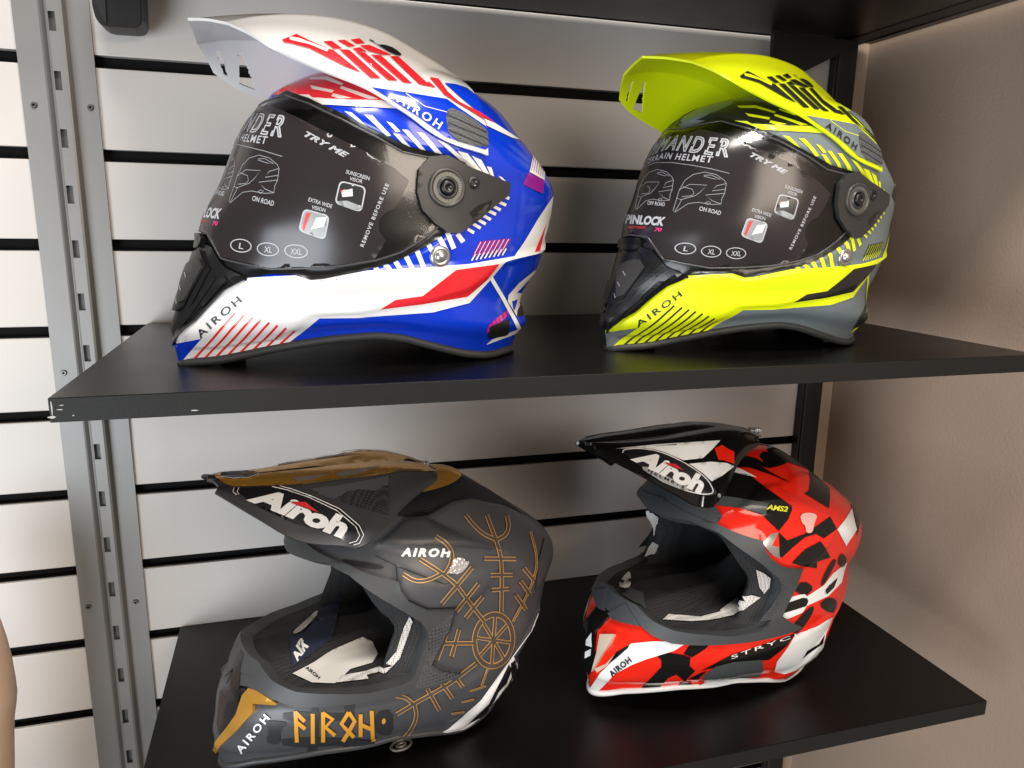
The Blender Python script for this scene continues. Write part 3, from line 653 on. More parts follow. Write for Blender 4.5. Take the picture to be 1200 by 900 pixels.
for p in (((0, 205), (95, 168), (190, 215), (300, 262), (330, 270), (512, 416), (400, 372), (180, 260), (60, 228), (20, 222)), ((265, 215), (320, 212), (388, 262), (335, 262)), ((355, 208), (402, 205), (472, 246), (428, 250)), ((440, 204), (495, 195), (532, 226), (482, 232)), ((368, 266), (430, 268), (632, 451), (568, 448)), ((470, 278), (532, 288), (742, 466), (680, 462)), ((570, 298), (632, 304), (834, 484), (778, 478)), ((690, 308), (742, 310), (942, 492), (880, 490)), ((890, 492), (940, 472), (988, 512)), ((500, 240), (560, 238), (705, 302), (640, 300), (560, 278)), ((450, 262), (500, 252), (545, 282), (480, 278))):
    pdec('peak_stripe', 'accent', ZP(*p), lay=2)
pdec('peak_notch', 'main', ZP((50, 186), (110, 195), (300, 265), (290, 282), (180, 236), (52, 206)), lay=3)
pdec('crown_patch', 'base', ZP((1040, 480), (1110, 488))+ZC((420, 345), (560, 450), (625, 540), (520, 482), (400, 385)), lay=2)
pdec('crown_strip', 'accent', ZP((945, 445), (1000, 455), (1062, 540), (1130, 600))+ZC((480, 445), (535, 482), (480, 462), (380, 402), (330, 370))+ZP((1030, 545)), lay=3)
pdec('peak_arm_panel', 'base', ZC((50, 342), (200, 365), (345, 388), (385, 418), (505, 500), (525, 558), (495, 585), (340, 535), (230, 455)))
pdec('peak_arm_line', 'main', stroke(ZC((185, 368), (260, 418), (345, 440)), .8), lay=2)
winp = castpatch('c1', pkb, [chaikin(ZC((338, 434), (372, 420), (500, 502), (520, 556), (488, 580), (352, 542)), 1)], .0004, thick=.0008)
winl = [castpatch('c1', pkb, [stroke(ZC(*p), .9)], .0016) for p in (((345, 450), (500, 520)), ((348, 480), (510, 548)), ((350, 510), (500, 572)))]
pdec('scoop_opening', 'blackp', ZG((285, 338), (310, 335), (385, 395), (440, 388), (560, 430), (650, 512), (540, 492), (345, 372)), lay=3, smooth=1)
Ptext = ('c1', glyphs('AIROH', spacing=1.4, bold=.02), quad(*ZC((147, 400), (312, 508)), 9.5))

# lettering of the print film: (kind, view, glyphs, quad, colour)
Ft = []
def ft(key, view, VF, q): V, F = casttext(view, fb, VF, q, .00035); Ft.append((key, V, F))
def tilt(pa, pb):
    (ta, va), (tb, vb_) = U('c2', [pa, pb]); return lambda t: va+(vb_-va)*np.clip((t-ta)/(tb-ta), -.5, 1.2)
tR = U('c2', [(853, 184)])[0][0]
Ft.append(('print', *shelltext(S, outline_glyphs('COMMANDER', .07, 7., spacing=1.25), -tR, tR, tilt(*ZW((300, 150), (628, 190))), tilt(*ZW((318, 68), (660, 90))), .0060)))
tR = U('c2', ZW((548, 226)))[0][0]
Ft.append(('print', *shelltext(S, glyphs('ALL TERRAIN HELMET', spacing=1.2, bold=.02), -tR, tR, tilt(*ZW((250, 202), (545, 226))), tilt(*ZW((258, 166), (556, 188))), .0060)))
ft('print', 'c1', outline_glyphs('TRY ME', .11, 4.6, spacing=1.05, shear=.3), quad(*ZV((362, 186), (592, 308)), 6.2, 1))
ft('print', 'c1', glyphs('ON ROAD', bold=.012), quad(*ZV((72, 545), (192, 576)), 6.0))
ft('print', 'c2', glyphs('OFF ROAD', bold=.012), quad(*ZW((150, 470), (256, 480)), 4.6))
ft('print', 'c1', glyphs('SUNSCREEN', bold=.012), quad(*ZV((592, 394), (722, 434)), 4.6)); ft('print', 'c1', glyphs('VISOR', bold=.012), quad(*ZV((612, 432), (684, 450)), 4.4))
ft('print', 'c1', glyphs('EXTRA WIDE', bold=.012), quad(*ZV((384, 548), (514, 588)), 4.6)); ft('print', 'c1', glyphs('VISION', bold=.012), quad(*ZV((402, 590), (478, 610)), 4.4))
ft('print', 'c1', glyphs('REMOVE BEFORE USE', spacing=1.25, bold=.02), quad(*ZV((692, 804), (834, 456)), 4.6))
ft('print', 'c2', glyphs('PINLOCK', bold=.045), ZW((14, 585), (245, 600), (268, 545), (22, 528)))
ft('film_red', 'c2', glyphs('MAX VISION', bold=.02), quad(*ZW((34, 614), (138, 616)), 2.6)); ft('film_pink', 'c2', glyphs('70', bold=.03, shear=.3), quad(*ZW((192, 632), (238, 634)), 4.4))
def ell(c, a, b, rot, n=28): 
    cr, sr = math.cos(rot), math.sin(rot); return [(c[0]+a*math.cos(t)*cr-b*math.sin(t)*sr, c[1]+a*math.cos(t)*sr+b*math.sin(t)*cr) for t in [2*math.pi*i/n for i in range(n)]]
for (c, wd, tx) in (((12, 795), 60, 'L'), ((162, 815), 62, 'XL'), ((318, 826), 66, 'XXL')):
    p = ZV(c)[0]; a = wd/4.735; V, F = castpatch('c1', fb, [ell(p, a, 8, .12), ell(p, a-1.2, 6.9, .12)[::-1]], .00035, 4); Ft.append(('print', V, F))
    k = 2.6+2.0*(len(tx)-1); ft('print', 'c1', glyphs(tx, bold=.01), quad((p[0]-k, p[1]+3.4), (p[0]+k, p[1]+4.2), 6.8))
def rrect(q, r=.22, n=5):
    q = [np.array(p, float) for p in q]; out = []
    for i in range(4):
        a, b, c = q[i-1], q[i], q[(i+1) % 4]; p0 = b+(a-b)*r; p1 = b+(c-b)*r
        for k in range(n+1): t = k/n; out.append((1-t)**2*p0+2*t*(1-t)*b+t*t*p1)
    return out
def shrink(q, k): c = sum(np.array(p) for p in q)/len(q); return [c+(np.array(p)-c)*k for p in q]
for q, n_ in ((ZV((560, 432), (708, 470), (680, 612), (530, 560)), 0), (ZV((360, 588), (505, 628), (478, 765), (328, 712)), 1)):
    V, F = castpatch('c1', fb, [rrect(q), rrect(shrink(q, .9))[::-1]], .00035, 4); Ft.append(('print', V, F))
    V, F = castpatch('c1', fb, [rrect(shrink(q, .9))], .0003, 4); Ft.append(('pic_dark' if n_ == 0 else 'pic_grey', V, F))
    if n_ == 0:
        for k_, p in (('pic_white', ((566, 492), (630, 478), (632, 520), (575, 525))), ('pic_grey', ((545, 548), (600, 545), (690, 580), (660, 600), (560, 570))), ('film_red', ((565, 490), (590, 480), (592, 492), (570, 502)))): V, F = castpatch('c1', fb, [ZV(*p)], .0005, 4); Ft.append((k_, V, F))
    else:
        for k_, p in (('film_red', ((372, 615), (400, 612), (362, 712), (352, 700))), ('pic_white', ((430, 640), (488, 636), (470, 690), (400, 705)))): V, F = castpatch('c1', fb, [ZV(*p)], .0005, 4); Ft.append((k_, V, F))
helm_lines = [((307, 505), (330, 430), (345, 380), (380, 320), (430, 285), (500, 270), (570, 285), (620, 320), (632, 340), (622, 400), (605, 430), (600, 465), (545, 468), (460, 455), (400, 462), (320, 515), (307, 505)), ((345, 378), (410, 345), (515, 350), (470, 395), (440, 415), (350, 440)), ((365, 360), (425, 375), (435, 400), (420, 415), (360, 420)), ((495, 290), (540, 288), (598, 315), (560, 312), (495, 295)), ((632, 340), (570, 355), (545, 385), (625, 375)), ((620, 400), (505, 410), (545, 445), (600, 465)), ((330, 430), (360, 440), (320, 510)), ((500, 460), (520, 450), (538, 455), (520, 468), (500, 460))]
for view, fn in (('c2', lambda x, y: ZW((x, y))[0]), ('c2', lambda x, y: ZW((75+(x-307)*.72, 490+(y-505)*.98+(x-307)*-.03))[0])):
    L = [castpatch(view, fb, [stroke([fn(*p) for p in ln], .55)], .00035, 8) for ln in helm_lines]; V, F = merge(L); Ft.append(('print_thin', V, F))
V, F = castpatch('c2', fb, [stroke(ZW((130, 240), (200, 212), (300, 212), (420, 228), (540, 250), (650, 278)), .6)], .00035, 8); Ft.append(('print_thin', V, F))

m_glass = bpy.data.materials.new('clear_visor'); m_glass.use_nodes = True
nt = m_glass.node_tree; nt.nodes.clear(); out = nt.nodes.new('ShaderNodeOutputMaterial'); mx = nt.nodes.new('ShaderNodeMixShader'); tr = nt.nodes.new('ShaderNodeBsdfTransparent'); gl = nt.nodes.new('ShaderNodeBsdfGlossy'); fr = nt.nodes.new('ShaderNodeFresnel')
tr.inputs[0].default_value = (.86, .86, .87, 1); gl.inputs['Roughness'].default_value = .12; fr.inputs[0].default_value = 1.6
tc = nt.nodes.new('ShaderNodeTexCoord'); no = nt.nodes.new('ShaderNodeTexNoise'); no.inputs['Scale'].default_value = 38; no.inputs['Detail'].default_value = 4; no.inputs['Distortion'].default_value = 1.5; bp = nt.nodes.new('ShaderNodeBump'); bp.inputs['Strength'].default_value = .12; bp.inputs['Distance'].default_value = .002
nt.links.new(tc.outputs['Object'], no.inputs['Vector']); nt.links.new(no.outputs['Fac'], bp.inputs['Height']); nt.links.new(bp.outputs['Normal'], gl.inputs['Normal']); nt.links.new(bp.outputs['Normal'], fr.inputs['Normal'])
nt.links.new(fr.outputs[0], mx.inputs[0]); nt.links.new(tr.outputs[0], mx.inputs[1]); nt.links.new(gl.outputs[0], mx.inputs[2]); nt.links.new(mx.outputs[0], out.inputs[0])
m_film = mat('print_film', (.022, .018, .019), .22, spec=.55, rvar=.04)
m_bp = mat('black_plastic', (.008, .008, .0085), .28); m_sat = mat('satin_black', (.028, .028, .028), .42, bump=.05, bscale=900); m_rub = mat('rubber_trim', (.035, .038, .04), .55)
m_lin = mat('liner_black', (.010, .010, .011), .85, bump=.4, bscale=600); m_mesh = dotmat('vent_mesh', (.10, .105, .11), (.012, .012, .013), 700, .5, .30)
m_alu = mat('brushed_metal', (.55, .55, .54), .28, metal=.9); m_knurl = mat('knurled_grey', (.070, .068, .064), .36, metal=.4); m_kn2 = mat('knurl_tooth', (.20, .195, .18), .4, metal=.5)
FK = {'print': mat('print_white', (.44, .45, .48), .4), 'print_thin': mat('print_line', (.34, .35, .38), .4), 'film_red': mat('print_red', (.60, .04, .04), .3), 'film_pink': mat('print_pink', (.7, .04, .22), .3), 'pic_dark': mat('print_dark', (.03, .03, .032), .2), 'pic_grey': mat('print_grey', (.30, .32, .33), .25, var=.5, vscale=45), 'pic_white': mat('print_pale', (.72, .72, .70), .3)}
def commander(h, pal, label):
    root = empty('adventure_helmet'); root.matrix_world = hmat(h); tag(root, label, 'helmet', 'closed-visor helmets on the upper shelf')
    v, f = SHC.verts, SHC.faces
    sh = mobj('shell', v, f, pal['base'], root)
    inn = mobj('liner', *tube(rollpts(SHC, .012, -.016), .013, 10), m_lin, root); mobj('liner', *tube(rollpts(SHC, .045, -.02), .016, 10), m_lin, root)
    bt = rimloop(SHC, .0030, 0); mobj('bottom_trim', *tube(bt, .0042, 10), m_rub, root)
    pd = castpatch(h, bvh_of(*[inn.data.vertices and [tuple(q.co) for q in inn.data.vertices], [tuple(p.vertices) for p in inn.data.polygons]]), [[(535, 414), (556, 416), (572, 421), (556, 425), (540, 424)]] if h == 'c1' else [[(966, 396), (976, 400), (992, 404), (982, 407), (968, 406)]], .001)
    mobj('neck_pad', *pd, mat('neck_pad_grey', (.50, .46, .42), .8), root)
    for n, key, V, F, mi, kd in Cd:
        if key == 'rear_a' and pal.get('rear_a') is None: continue
        put(n, (V, F), pal[key], sh, mi, kind=kd)
    for n, key, view, VF, q in Ctext: put('chin_lettering', casttext(view, SHC.bvh, VF, q, .0016), pal['ink'], sh, False, kind='stuff')
    mobj('gasket', *gasket, m_bp, root)
    vi = mobj('visor', *visor, m_glass, root); fo = mobj('print_film', *film, m_film, vi); mobj('visor_rim', *rim, mat('visor_edge', (.06, .06, .062), .2), vi)
    for key, V, F in Ft: put('film_print', (V, F), FK[key], vi, False, kind='stuff')
    cv = mobj('chin_vent', *vent, m_bp, root, False); mobj('vent_plate', *vplate, m_bp, cv, False); mobj('vent_inset', *vin, m_sat, cv, False); mobj('vent_latch', *latch, m_bp, cv, False); 0
    for p in vrib: put('vent_rib', p, m_bp, cv, True, False)
    for p in vsl: mobj('vent_slit', *p, m_alu, cv, False)
    for s_ in (1, -1):
        mm = (lambda VF: VF) if s_ == 1 else (lambda VF: ([(x, -y, z) for x, y, z in VF[0]], [g[::-1] for g in VF[1]]))
        hp = mobj('hinge_plate', *mm(plate), m_sat, root); mobj('hinge_disc', *mm(disc_o), m_knurl, hp); tag(mobj('knurling', *mm(merge(kn)), m_kn2, hp, False), kind='stuff'); mobj('hinge_hub', *mm(hub), m_bp, hp); mobj('hinge_screw', *mm(screw), m_bp, hp); mobj('lever_slot', *mm(slotw), m_bp, hp); mobj('lever', *mm(slotp), m_knurl, hp)
        mobj('push_button', *mm(button), m_alu, root)
    pk = mobj('peak', pkV, pkF, pal['main'], root)
    for n, key, V, F in Pd: put(n, (V, F), pal[key], pk)
    for s_ in (1, -1):
        mm = (lambda VF: VF) if s_ == 1 else (lambda VF: ([(x, -y, z) for x, y, z in VF[0]], [g[::-1] for g in VF[1]]))
        mobj('intake_mesh', *mm(winp), m_mesh, pk)
        for w_ in winl: mobj('intake_louvre', *mm(w_), m_sat, pk)
    put('peak_lettering', casttext(Ptext[0], pkb, Ptext[1], Ptext[2], .0016), pal['armink'], pk, False, kind='stuff')
    return root
gloss = dict(coat=.35, rough=.17)
blue = mat('blue_paint', (.003, .038, .56), **gloss); white = mat('white_paint', (.80, .80, .79), **gloss); red = mat('red_paint', (.74, .022, .032), **gloss); purple = mat('purple_paint', (.26, .012, .25), **gloss); pale = mat('pale_pink_paint', (.78, .66, .60), **gloss); ink = mat('dark_ink', (.012, .015, .03), .4); bpnt = mat('black_paint', (.012, .012, .012), .35)
commander('c1', dict(base=blue, main=white, accent=red, pinstripe=red, purple=purple, rear_a=white, hatch=mat('magenta_paint', (.6, .02, .16), **gloss), brow=red, browpale=pale, blackp=bpnt, ink=ink, armink=white), 'glossy blue, white and red adventure helmet with peak and dark print-covered visor')
mg = dict(rough=.42, coat=.15)
grey = mat('blue_grey_paint', (.155, .19, .205), **mg); neon = mat('neon_yellow_paint', (.80, .93, .004), **mg); blk = mat('matt_black_paint', (.014, .015, .012), **mg)
commander('c2', dict(base=grey, main=neon, accent=blk, pinstripe=blk, purple=blk, rear_a=None, hatch=blk, brow=blk, browpale=neon, blackp=blk, ink=blk, armink=blk), 'matt neon yellow and grey adventure helmet with peak and dark print-covered visor')
# ------------------------------------------------------------------ motocross helmets (lower shelf)
TA, TB, TC, TD = zoom(235, 530, 4.737), zoom(440, 530, 4.287), zoom(240, 660, 3.75), zoom(430, 700, 4.5)
UA, UB, UC, UD = zoom(670, 490, 5.295), zoom(840, 490, 5.294), zoom(670, 650, 5.0), zoom(830, 640, 4.737)
S = SHT; vh = S.vofh
inner = [(0., vh(.236))]+U('t1', [(384, 660), (410, 674), (455, 705), (472, 714.5), (492, 727), (499, 737), (499.5, 747), (483, 793), (470, 800), (430, 810), (392, 811), (348, 809), (322, 797), (307, 776)])+[(0., vh(.139))]
outer = [(0., vh(.252))]+U('t1', [(378, 650), (408, 662), (440, 675), (466, 681), (469, 692), (478, 703), (500, 713), (530.5, 713), (525, 735), (504.5, 777), (515, 782), (539, 788), (534, 792), (503, 803), (470, 812), (430, 820), (390, 825), (345, 826), (322, 818), (300, 792)])+[(0., vh(.120))]
S.sculpt = [([(t*.12, v) for t, v in U('t1', TB((5, 465), (150, 340), (245, 318), (440, 418), (605, 492), (460, 482), (300, 472)))], .0045, .012),
            ([(t*.12, v) for t, v in U('t1', TB((262, 322), (390, 250), (480, 232), (650, 268), (760, 330), (850, 430), (800, 700), (700, 560), (600, 490), (440, 418)))], .0028, .012),
            ([(t*.12, v) for t, v in U('t1', TB((110, 575), (330, 655), (640, 560), (610, 600), (520, 720), (390, 778), (262, 782), (160, 738), (112, 690)))], .0022, .010),
            ([(t*.12, v) for t, v in U('t1', [(262, 800), (330, 826), (440, 825), (540, 800), (600, 760), (590, 800), (540, 850), (440, 872), (330, 880), (258, 875)])], .0020, .012),
            ([(t*.12, v) for t, v in U('t1', TD((370, 722), (600, 540), (780, 290), (935, 40), (900, 130), (770, 320), (800, 380), (740, 520), (640, 620), (530, 690)))], .0026, .010)]
S.grid()
trim = shellpatch(S, [sym(outer), sym(inner)], .0010, .0034, down=.014, step=.004)
_ip = [(t*.12, v) for t, v in inner[1:-1]]+[(-.05, inner[-1][1]), (-.05, inner[0][1])]
keep = seg_sdf(np.stack([np.abs(S.gt)*.12, S.gv], 1), _ip) < -.002
FT = [f for f in S.faces if keep[f[0]] and keep[f[1]] and keep[f[2]]]
# padded inside, lofted from the port edge to the back
L0 = np.array(resample([(t*.12, v) for t, v in sym(inner)], .006))/[.12, 1]
lo0 = S.P(L0[:, 0], L0[:, 1], -.0105)
loops3 = [lo0]
_s = np.clip((.085-lo0[:, 0])/.07, 0, 1); _s = _s*_s*(3-2*_s)
for dx, ky, kz, fw in ((.004, .95, .0, .014), (.008, .88, .02, .034), (.018, .80, .05, .040), (.040, .74, .08, .02), (.085, .72, .02, 0), (.13, .66, -.10, 0), (.165, .45, .10, 0), (.18, .12, .6, 0)):
    q = lo0.copy(); zc = .170; q[:, 0] = np.maximum(q[:, 0]-dx+fw*_s, -.150); q[:, 1] *= ky; q[:, 2] = q[:, 2]+(zc-q[:, 2])*kz; loops3.append(q)
nl = len(lo0); bagV = [tuple(p) for l in loops3 for p in l]; bagF = [(i*nl+j, i*nl+(j+1) % nl, (i+1)*nl+(j+1) % nl, (i+1)*nl+j) for i in range(len(loops3)-1) for j in range(nl)]
bagF.append(tuple(range((len(loops3)-1)*nl, len(loops3)*nl))); bagB = bvh_of(bagV, [f for f in bagF if len(f) == 4])
m_wmesh = dotmat('white_mesh_cloth', (.62, .60, .57), (.16, .15, .14), 520, .8, .30); m_navy = mat('navy_cloth', (.012, .016, .045), .8, bump=.3, bscale=700); m_pap = mat('paper_label', (.62, .60, .56), .6)
m_bmesh = dotmat('black_mesh_cloth', (.020, .020, .021), (.004, .004, .004), 480, .75, .32)
def twist(h, label, pal, graphics, peakrows, tp):
    root = empty('motocross_helmet'); root.matrix_world = hmat(h); tag(root, label, 'helmet', 'open-faced helmets on the lower shelf')
    sh = mobj('shell', S.verts, FT, pal['base'], root)
    tm = mobj('port_trim', *trim, pal['trim'], root, True)
    ln = mobj('liner', bagV, bagF, m_bmesh, root)
    bt = rimloop(S, .0030, 0); mobj('bottom_trim', *tube(bt, .0040, 10), pal['rim'], root)
    mobj('neck_roll', *tube(rollpts(S, .012, -.016), .013, 10), m_lin, root)
    G = pushout(net([[LY(h, *c[:2], 0), LY(h, *c[:2], 0)*.5+LY(h, *k)*.5+np.array([0, 0, .002]), LY(h, *k), LY(h, *k)*.5+LY(h, *e)*.5+np.array([0, .002, .001]), LY(h, *e)] for c, k, e in peakrows], 90, 41, 2), S, .0014, .09)
    Vp, Fp = gridmesh(G); pk = mobj('peak', *thicken(Vp, Fp, .003), pal['peak'], root); pkB = bvh_of(Vp, Fp)
    ctx = dict(h=h, root=root, shell=sh, peak=pk, pkB=pkB, liner=ln, trim=tm)
    graphics(ctx)
    gp = LY(h, *((491, 547) if h == 't1' else (880, 506)), 0.0)
    gv, gf = [], []
    for k in range(6):
        bm = bmesh.new(); bmesh.ops.create_icosphere(bm, subdivisions=1, radius=.0048, matrix=Matrix.Translation((gp[0]+(k-2.5)*.0042, gp[1]+random.uniform(-.004, .004), gp[2]+random.uniform(-.0005, .002))) @ Matrix.Rotation(k, 4, 'X'))
        n0 = len(gv); gv += [tuple(v.co) for v in bm.verts]; bm.verts.index_update(); gf += [tuple(v.index+n0 for v in f.verts) for f in bm.faces]; bm.free()
    sl = mobj('seal', gv, gf, m_gem, pk, False); sl['kind'] = 'stuff'
    if h == 't1':
        O, f_, l_ = frame(h); q = (onz(470, 873, ZS2+.004)-O)/HS[h]; q = np.array([q@f_, q@l_, q[2]])
        rg = [(q[0]+.012*math.cos(a), q[1]+.008*math.sin(a), q[2]) for a in np.linspace(0, 2*math.pi, 28, endpoint=False)]; bk = mobj('strap_buckle', *tube(rg, .0016, 8), m_kn2, root)
        mobj('buckle_tab', *tube([(q[0]+.010*math.cos(a)*.5, q[1]+.006*math.sin(a)*.5, q[2]) for a in np.linspace(0, 2*math.pi, 20, endpoint=False)], .0018, 8), m_kn2, bk)
    return root
def mk(ctx):
    h = ctx['h']
    def d(name, m, pts, lay=1, smooth=0, on='shell', mirror=True, holes=(), thick=0.):
        p = chaikin(pts, smooth) if smooth else pts; b = {'shell': S.bvh, 'peak': ctx['pkB'], 'liner': bagB}[on]
        VF = shelldecal(S, h, [p]+list(holes), .0005+.0003*lay, thick) if on == 'shell' else castpatch(h, b, [p]+list(holes), .00035+.00035*lay, thick=thick)
        return put(name, VF, m, ctx[on], mirror and on != 'liner', smooth=not thick)
    def t(name, m, VF, q, lay=1, on='shell'):
        return put(name, casttext(h, {'shell': S.bvh, 'peak': ctx['pkB'], 'liner': bagB}[on], VF, q, .0004+.00035*lay), m, ctx[on], False, kind='stuff')
    return d, t
m_white = mat('logo_white', (.80, .80, .79), .3, coat=.4); m_lblack = mat('logo_black', (.010, .010, .012), .35, coat=.2); m_lred = mat('logo_red', (.60, .03, .03), .3)

# --- charcoal helmet with gold rune lines
gold_ln = mat('gold_line', (.52, .29, .09), .35, metal=.2); rune_fill = mat('rune_fill', (.062, .052, .046), .55); rune_or = mat('rune_orange', (.62, .29, .03), .4); gold = mat('gold_chrome', (.86, .45, .085), .20, metal=.7)
m_char = mat('charcoal_matt', (.062, .064, .070), .36, bump=.03, bscale=1500); m_dark = dotmat('dark_texture', (.008, .009, .011), (.020, .021, .025), 900, .45, .34); m_facet = mat('charcoal_facet', (.034, .035, .038), .4); m_trimg = mat('trim_charcoal', (.050, .052, .055), .5); m_patch = mat('dark_patch', (.022, .023, .025), .5)
m_perf = dotmat('perforated_trim', (.066, .068, .072), (.012, .012, .012), 260, .5, .26)
m_gem = mat('clear_seal', (.75, .76, .78), .12, metal=.7, bump=.8, bscale=260)
def rune_graphics(ctx):
    d, t = mk(ctx); h = ctx['h']
    d('crown_texture', m_dark, TB((-60, 235), (0, 196), (95, 152), (200, 126), (312, 100), (430, 116), (560, 182), (650, 244), (745, 312), (650, 264), (480, 232), (388, 250), (262, 322), (150, 328), (60, 312), (-60, 330)), 1)
    d('side_facet', m_facet, TB((5, 466), (150, 342), (245, 320), (440, 420), (600, 492), (460, 482), (300, 472)), 1)
    d('seam', m_lblack, stroke(TB((104, 568), (112, 690), (160, 740), (262, 785), (392, 780), (380, 870)), 1.1), 2)
    d('seam', m_lblack, stroke(TB((0, 520), (110, 572), (350, 662), (385, 650)), 1.0), 2)
    d('seam', m_lblack, stroke(TB((845, 432), (815, 540), (800, 690)), 1.0), 2)
    d('side_vent', m_lblack, TA((775, 592), (850, 602), (1000, 625), (1025, 645), (950, 650), (830, 625)), 2, 1)
    ctx_lines = []
    B, D = TB, TD
    bars = [B((628, 800), (632, 560), (612, 470), (555, 318)), B((600, 440), (540, 415), (490, 370), (450, 318)), B((604, 442), (650, 420), (668, 375), (656, 322)), B((542, 534), (702, 536)), B((574, 616), (684, 614)), B((580, 690), (666, 684)),
            B((545, 850), (490, 780), (400, 660), (330, 605), (222, 538)), B((448, 830), (535, 722)), B((402, 796), (514, 658)), B((330, 758), (482, 578)), B((330, 608), (270, 640), (200, 650), (138, 612)), B((340, 618), (378, 560), (382, 500), (350, 455), (300, 424)),
            D((560, 240), (400, 240)), D((482, 168), (442, 310)), D((424, 170), (366, 328)), D((572, 345), (500, 400), (430, 455), (340, 505), (240, 560), (155, 612)), D((442, 392), (502, 470)), D((392, 452), (448, 530)), D((315, 478), (380, 592)), D((240, 558), (205, 525), (150, 515)), D((248, 560), (262, 620), (235, 690), (165, 768)),
            D((632, 375), (600, 465)), D((538, 492), (625, 465)), D((494, 550), (562, 534)), D((440, 610), (512, 600)),
            B((685, 850), (745, 740), (790, 640), (812, 540), (775, 400)), B((700, 714), (752, 790)), B((724, 645), (772, 712)), B((740, 580), (792, 642))]
    thin = {21: 2.6, 22: 2.2, 23: 2.2, 24: 2.2, 25: 3.0}
    cx, cy = D((665, 225))[0]
    rng = ell((cx, cy), 24.5, 33, .12, 44); rin = ell((cx, cy), 19.5, 27.5, .12, 44)
    for i, b in enumerate(bars):
        w = thin.get(i, 5.0); b2 = chaikin(b, 2, False) if len(b) > 2 else b
        d('rune_line', gold_ln, stroke(b2, w), 3, mirror=True)
        d('rune_line', rune_fill, stroke(b2, max(.6, w-2.2)), 4, mirror=True)
    d('rune_ring', gold_ln, ell((cx, cy), 25.3, 34, .12, 44), 1, holes=[ell((cx, cy), 19, 26.7, .12, 44)[::-1]])
    d('rune_ring', rune_fill, ell((cx, cy), 24.2, 32.8, .12, 44), 2, holes=[ell((cx, cy), 20.1, 28, .12, 44)[::-1]])
    for k in range(8):
        a = math.pi*k/4+.1; e = (cx+math.cos(a)*20, cy+math.sin(a)*28); d('rune_spoke', gold_ln, stroke([(cx, cy), e], 4.4), 1); d('rune_spoke', rune_fill, stroke([(cx, cy), e], 2.3), 2)
    t('side_lettering', m_white, outline_glyphs('AIROH', .16, 5.2, spacing=1.35, shear=.25), quad(*TB((132, 522), (375, 526)), 9.5), 2)
    d('silver_sticker', m_gem, TB((350, 605), (370, 560), (400, 530), (440, 530), (450, 550), (472, 545), (455, 580), (420, 612), (385, 610)), 3, 1, mirror=False)
    # chin
    for p in (((345, 648), (600, 660), (660, 650), (655, 690), (500, 690), (345, 690)), ((468, 612), (502, 612), (498, 850), (440, 845), (470, 760)), ((612, 606), (662, 604), (650, 690), (632, 828), (600, 825), (620, 720)), ((330, 762), (748, 770), (745, 808), (560, 800), (350, 808)), ((265, 690), (320, 692), (370, 700), (330, 735), (335, 790), (300, 795), (268, 780), (285, 740)), ((750, 650), (826, 640), (826, 750), (780, 755), (745, 735))):
        d('camo_patch', m_patch, TC(*p), 1, 1)
    for b in (((400, 648), (405, 782)), ((398, 650), (440, 692)), ((398, 690), (442, 724)), ((475, 658), (475, 788)), ((520, 652), (520, 782)), ((518, 655), (562, 682), (530, 716), (572, 752)), ((632, 652), (658, 690), (630, 740), (606, 778)), ((632, 652), (600, 702), (628, 732), (655, 760)), ((684, 660), (684, 758)), ((732, 645), (738, 778)), ((684, 705), (738, 728))):
        d('chin_rune', rune_or, stroke(TC(*b), 4.6), 3, mirror=False)
    d('chin_rune', rune_or, ell(TC((785, 690))[0], 2.2, 3.4, .2, 12), 3, mirror=False)
    t('chin_lettering', m_white, glyphs('AIROH', spacing=1.35, bold=.03), quad(*TC((162, 835), (290, 680)), 9), 3)
    d('vent_grille', m_lblack, TC((72, 560), (185, 548), (195, 600), (150, 690), (75, 765), (62, 700)), 1, thick=.0016, mirror=False)
    d('gold_vent', gold, TC((205, 548), (235, 556), (325, 612), (318, 618), (222, 614), (222, 650), (150, 728), (85, 790), (48, 834), (60, 780), (150, 660), (178, 580)), 2, thick=.0035, mirror=False)
    d('gold_edge', mat('gold_bright', (.95, .62, .22), .25, metal=.9), TC((190, 565), (215, 552), (220, 612), (150, 690), (95, 750), (155, 650)), 12, mirror=False)
    d('chin_shoulder', m_trimg, TC((150, 480), (250, 500), (340, 545), (362, 575), (355, 605), (270, 590), (200, 540), (110, 535)), 1, thick=.003)
    d('nose_bridge', m_bp, TC((88, 470), (170, 392), (188, 402), (182, 430), (110, 498), (95, 495)), 1, thick=.004)
    # rear flash
    d('rear_flash', m_white, TD((368, 724), (430, 690), (600, 540), (700, 400), (780, 290), (860, 180), (922, 30), (936, 42), (900, 130), (770, 312), (800, 362), (800, 420), (740, 520), (640, 620), (530, 690)), 1)
    for p in (((528, 668), (640, 560), (745, 350), (760, 380), (735, 450), (690, 500), (645, 595), (650, 605)), ((755, 345), (778, 330), (790, 380), (770, 430), (700, 540), (690, 560), (760, 420))):
        d('rear_flash_cut', m_lblack, TD(*p), 2)
    d('gold_spine', gold, TB((60, 44), (160, 50), (242, 66), (300, 98), (150, 94), (60, 108)), 4)
    # perforated cheek panel of the trim
    d('perforated_panel', m_perf, TD((452, 64), (425, 160), (333, 350), (385, 378), (485, 396), (330, 455), (245, 470), (300, 330), (322, 170)), 13)
    d('trim_edge', m_lblack, stroke(TD((452, 62), (428, 160), (333, 350), (385, 378), (488, 394)), .9), 14)
    # peak
    d('gold_spine', gold, TA((80, 142), (320, 125), (640, 92), (960, 44), (1042, 40))+TB((240, 62), (302, 98), (150, 92), (0, 118))+TA((800, 150), (505, 186), (180, 196), (130, 178)), 3, on='peak')
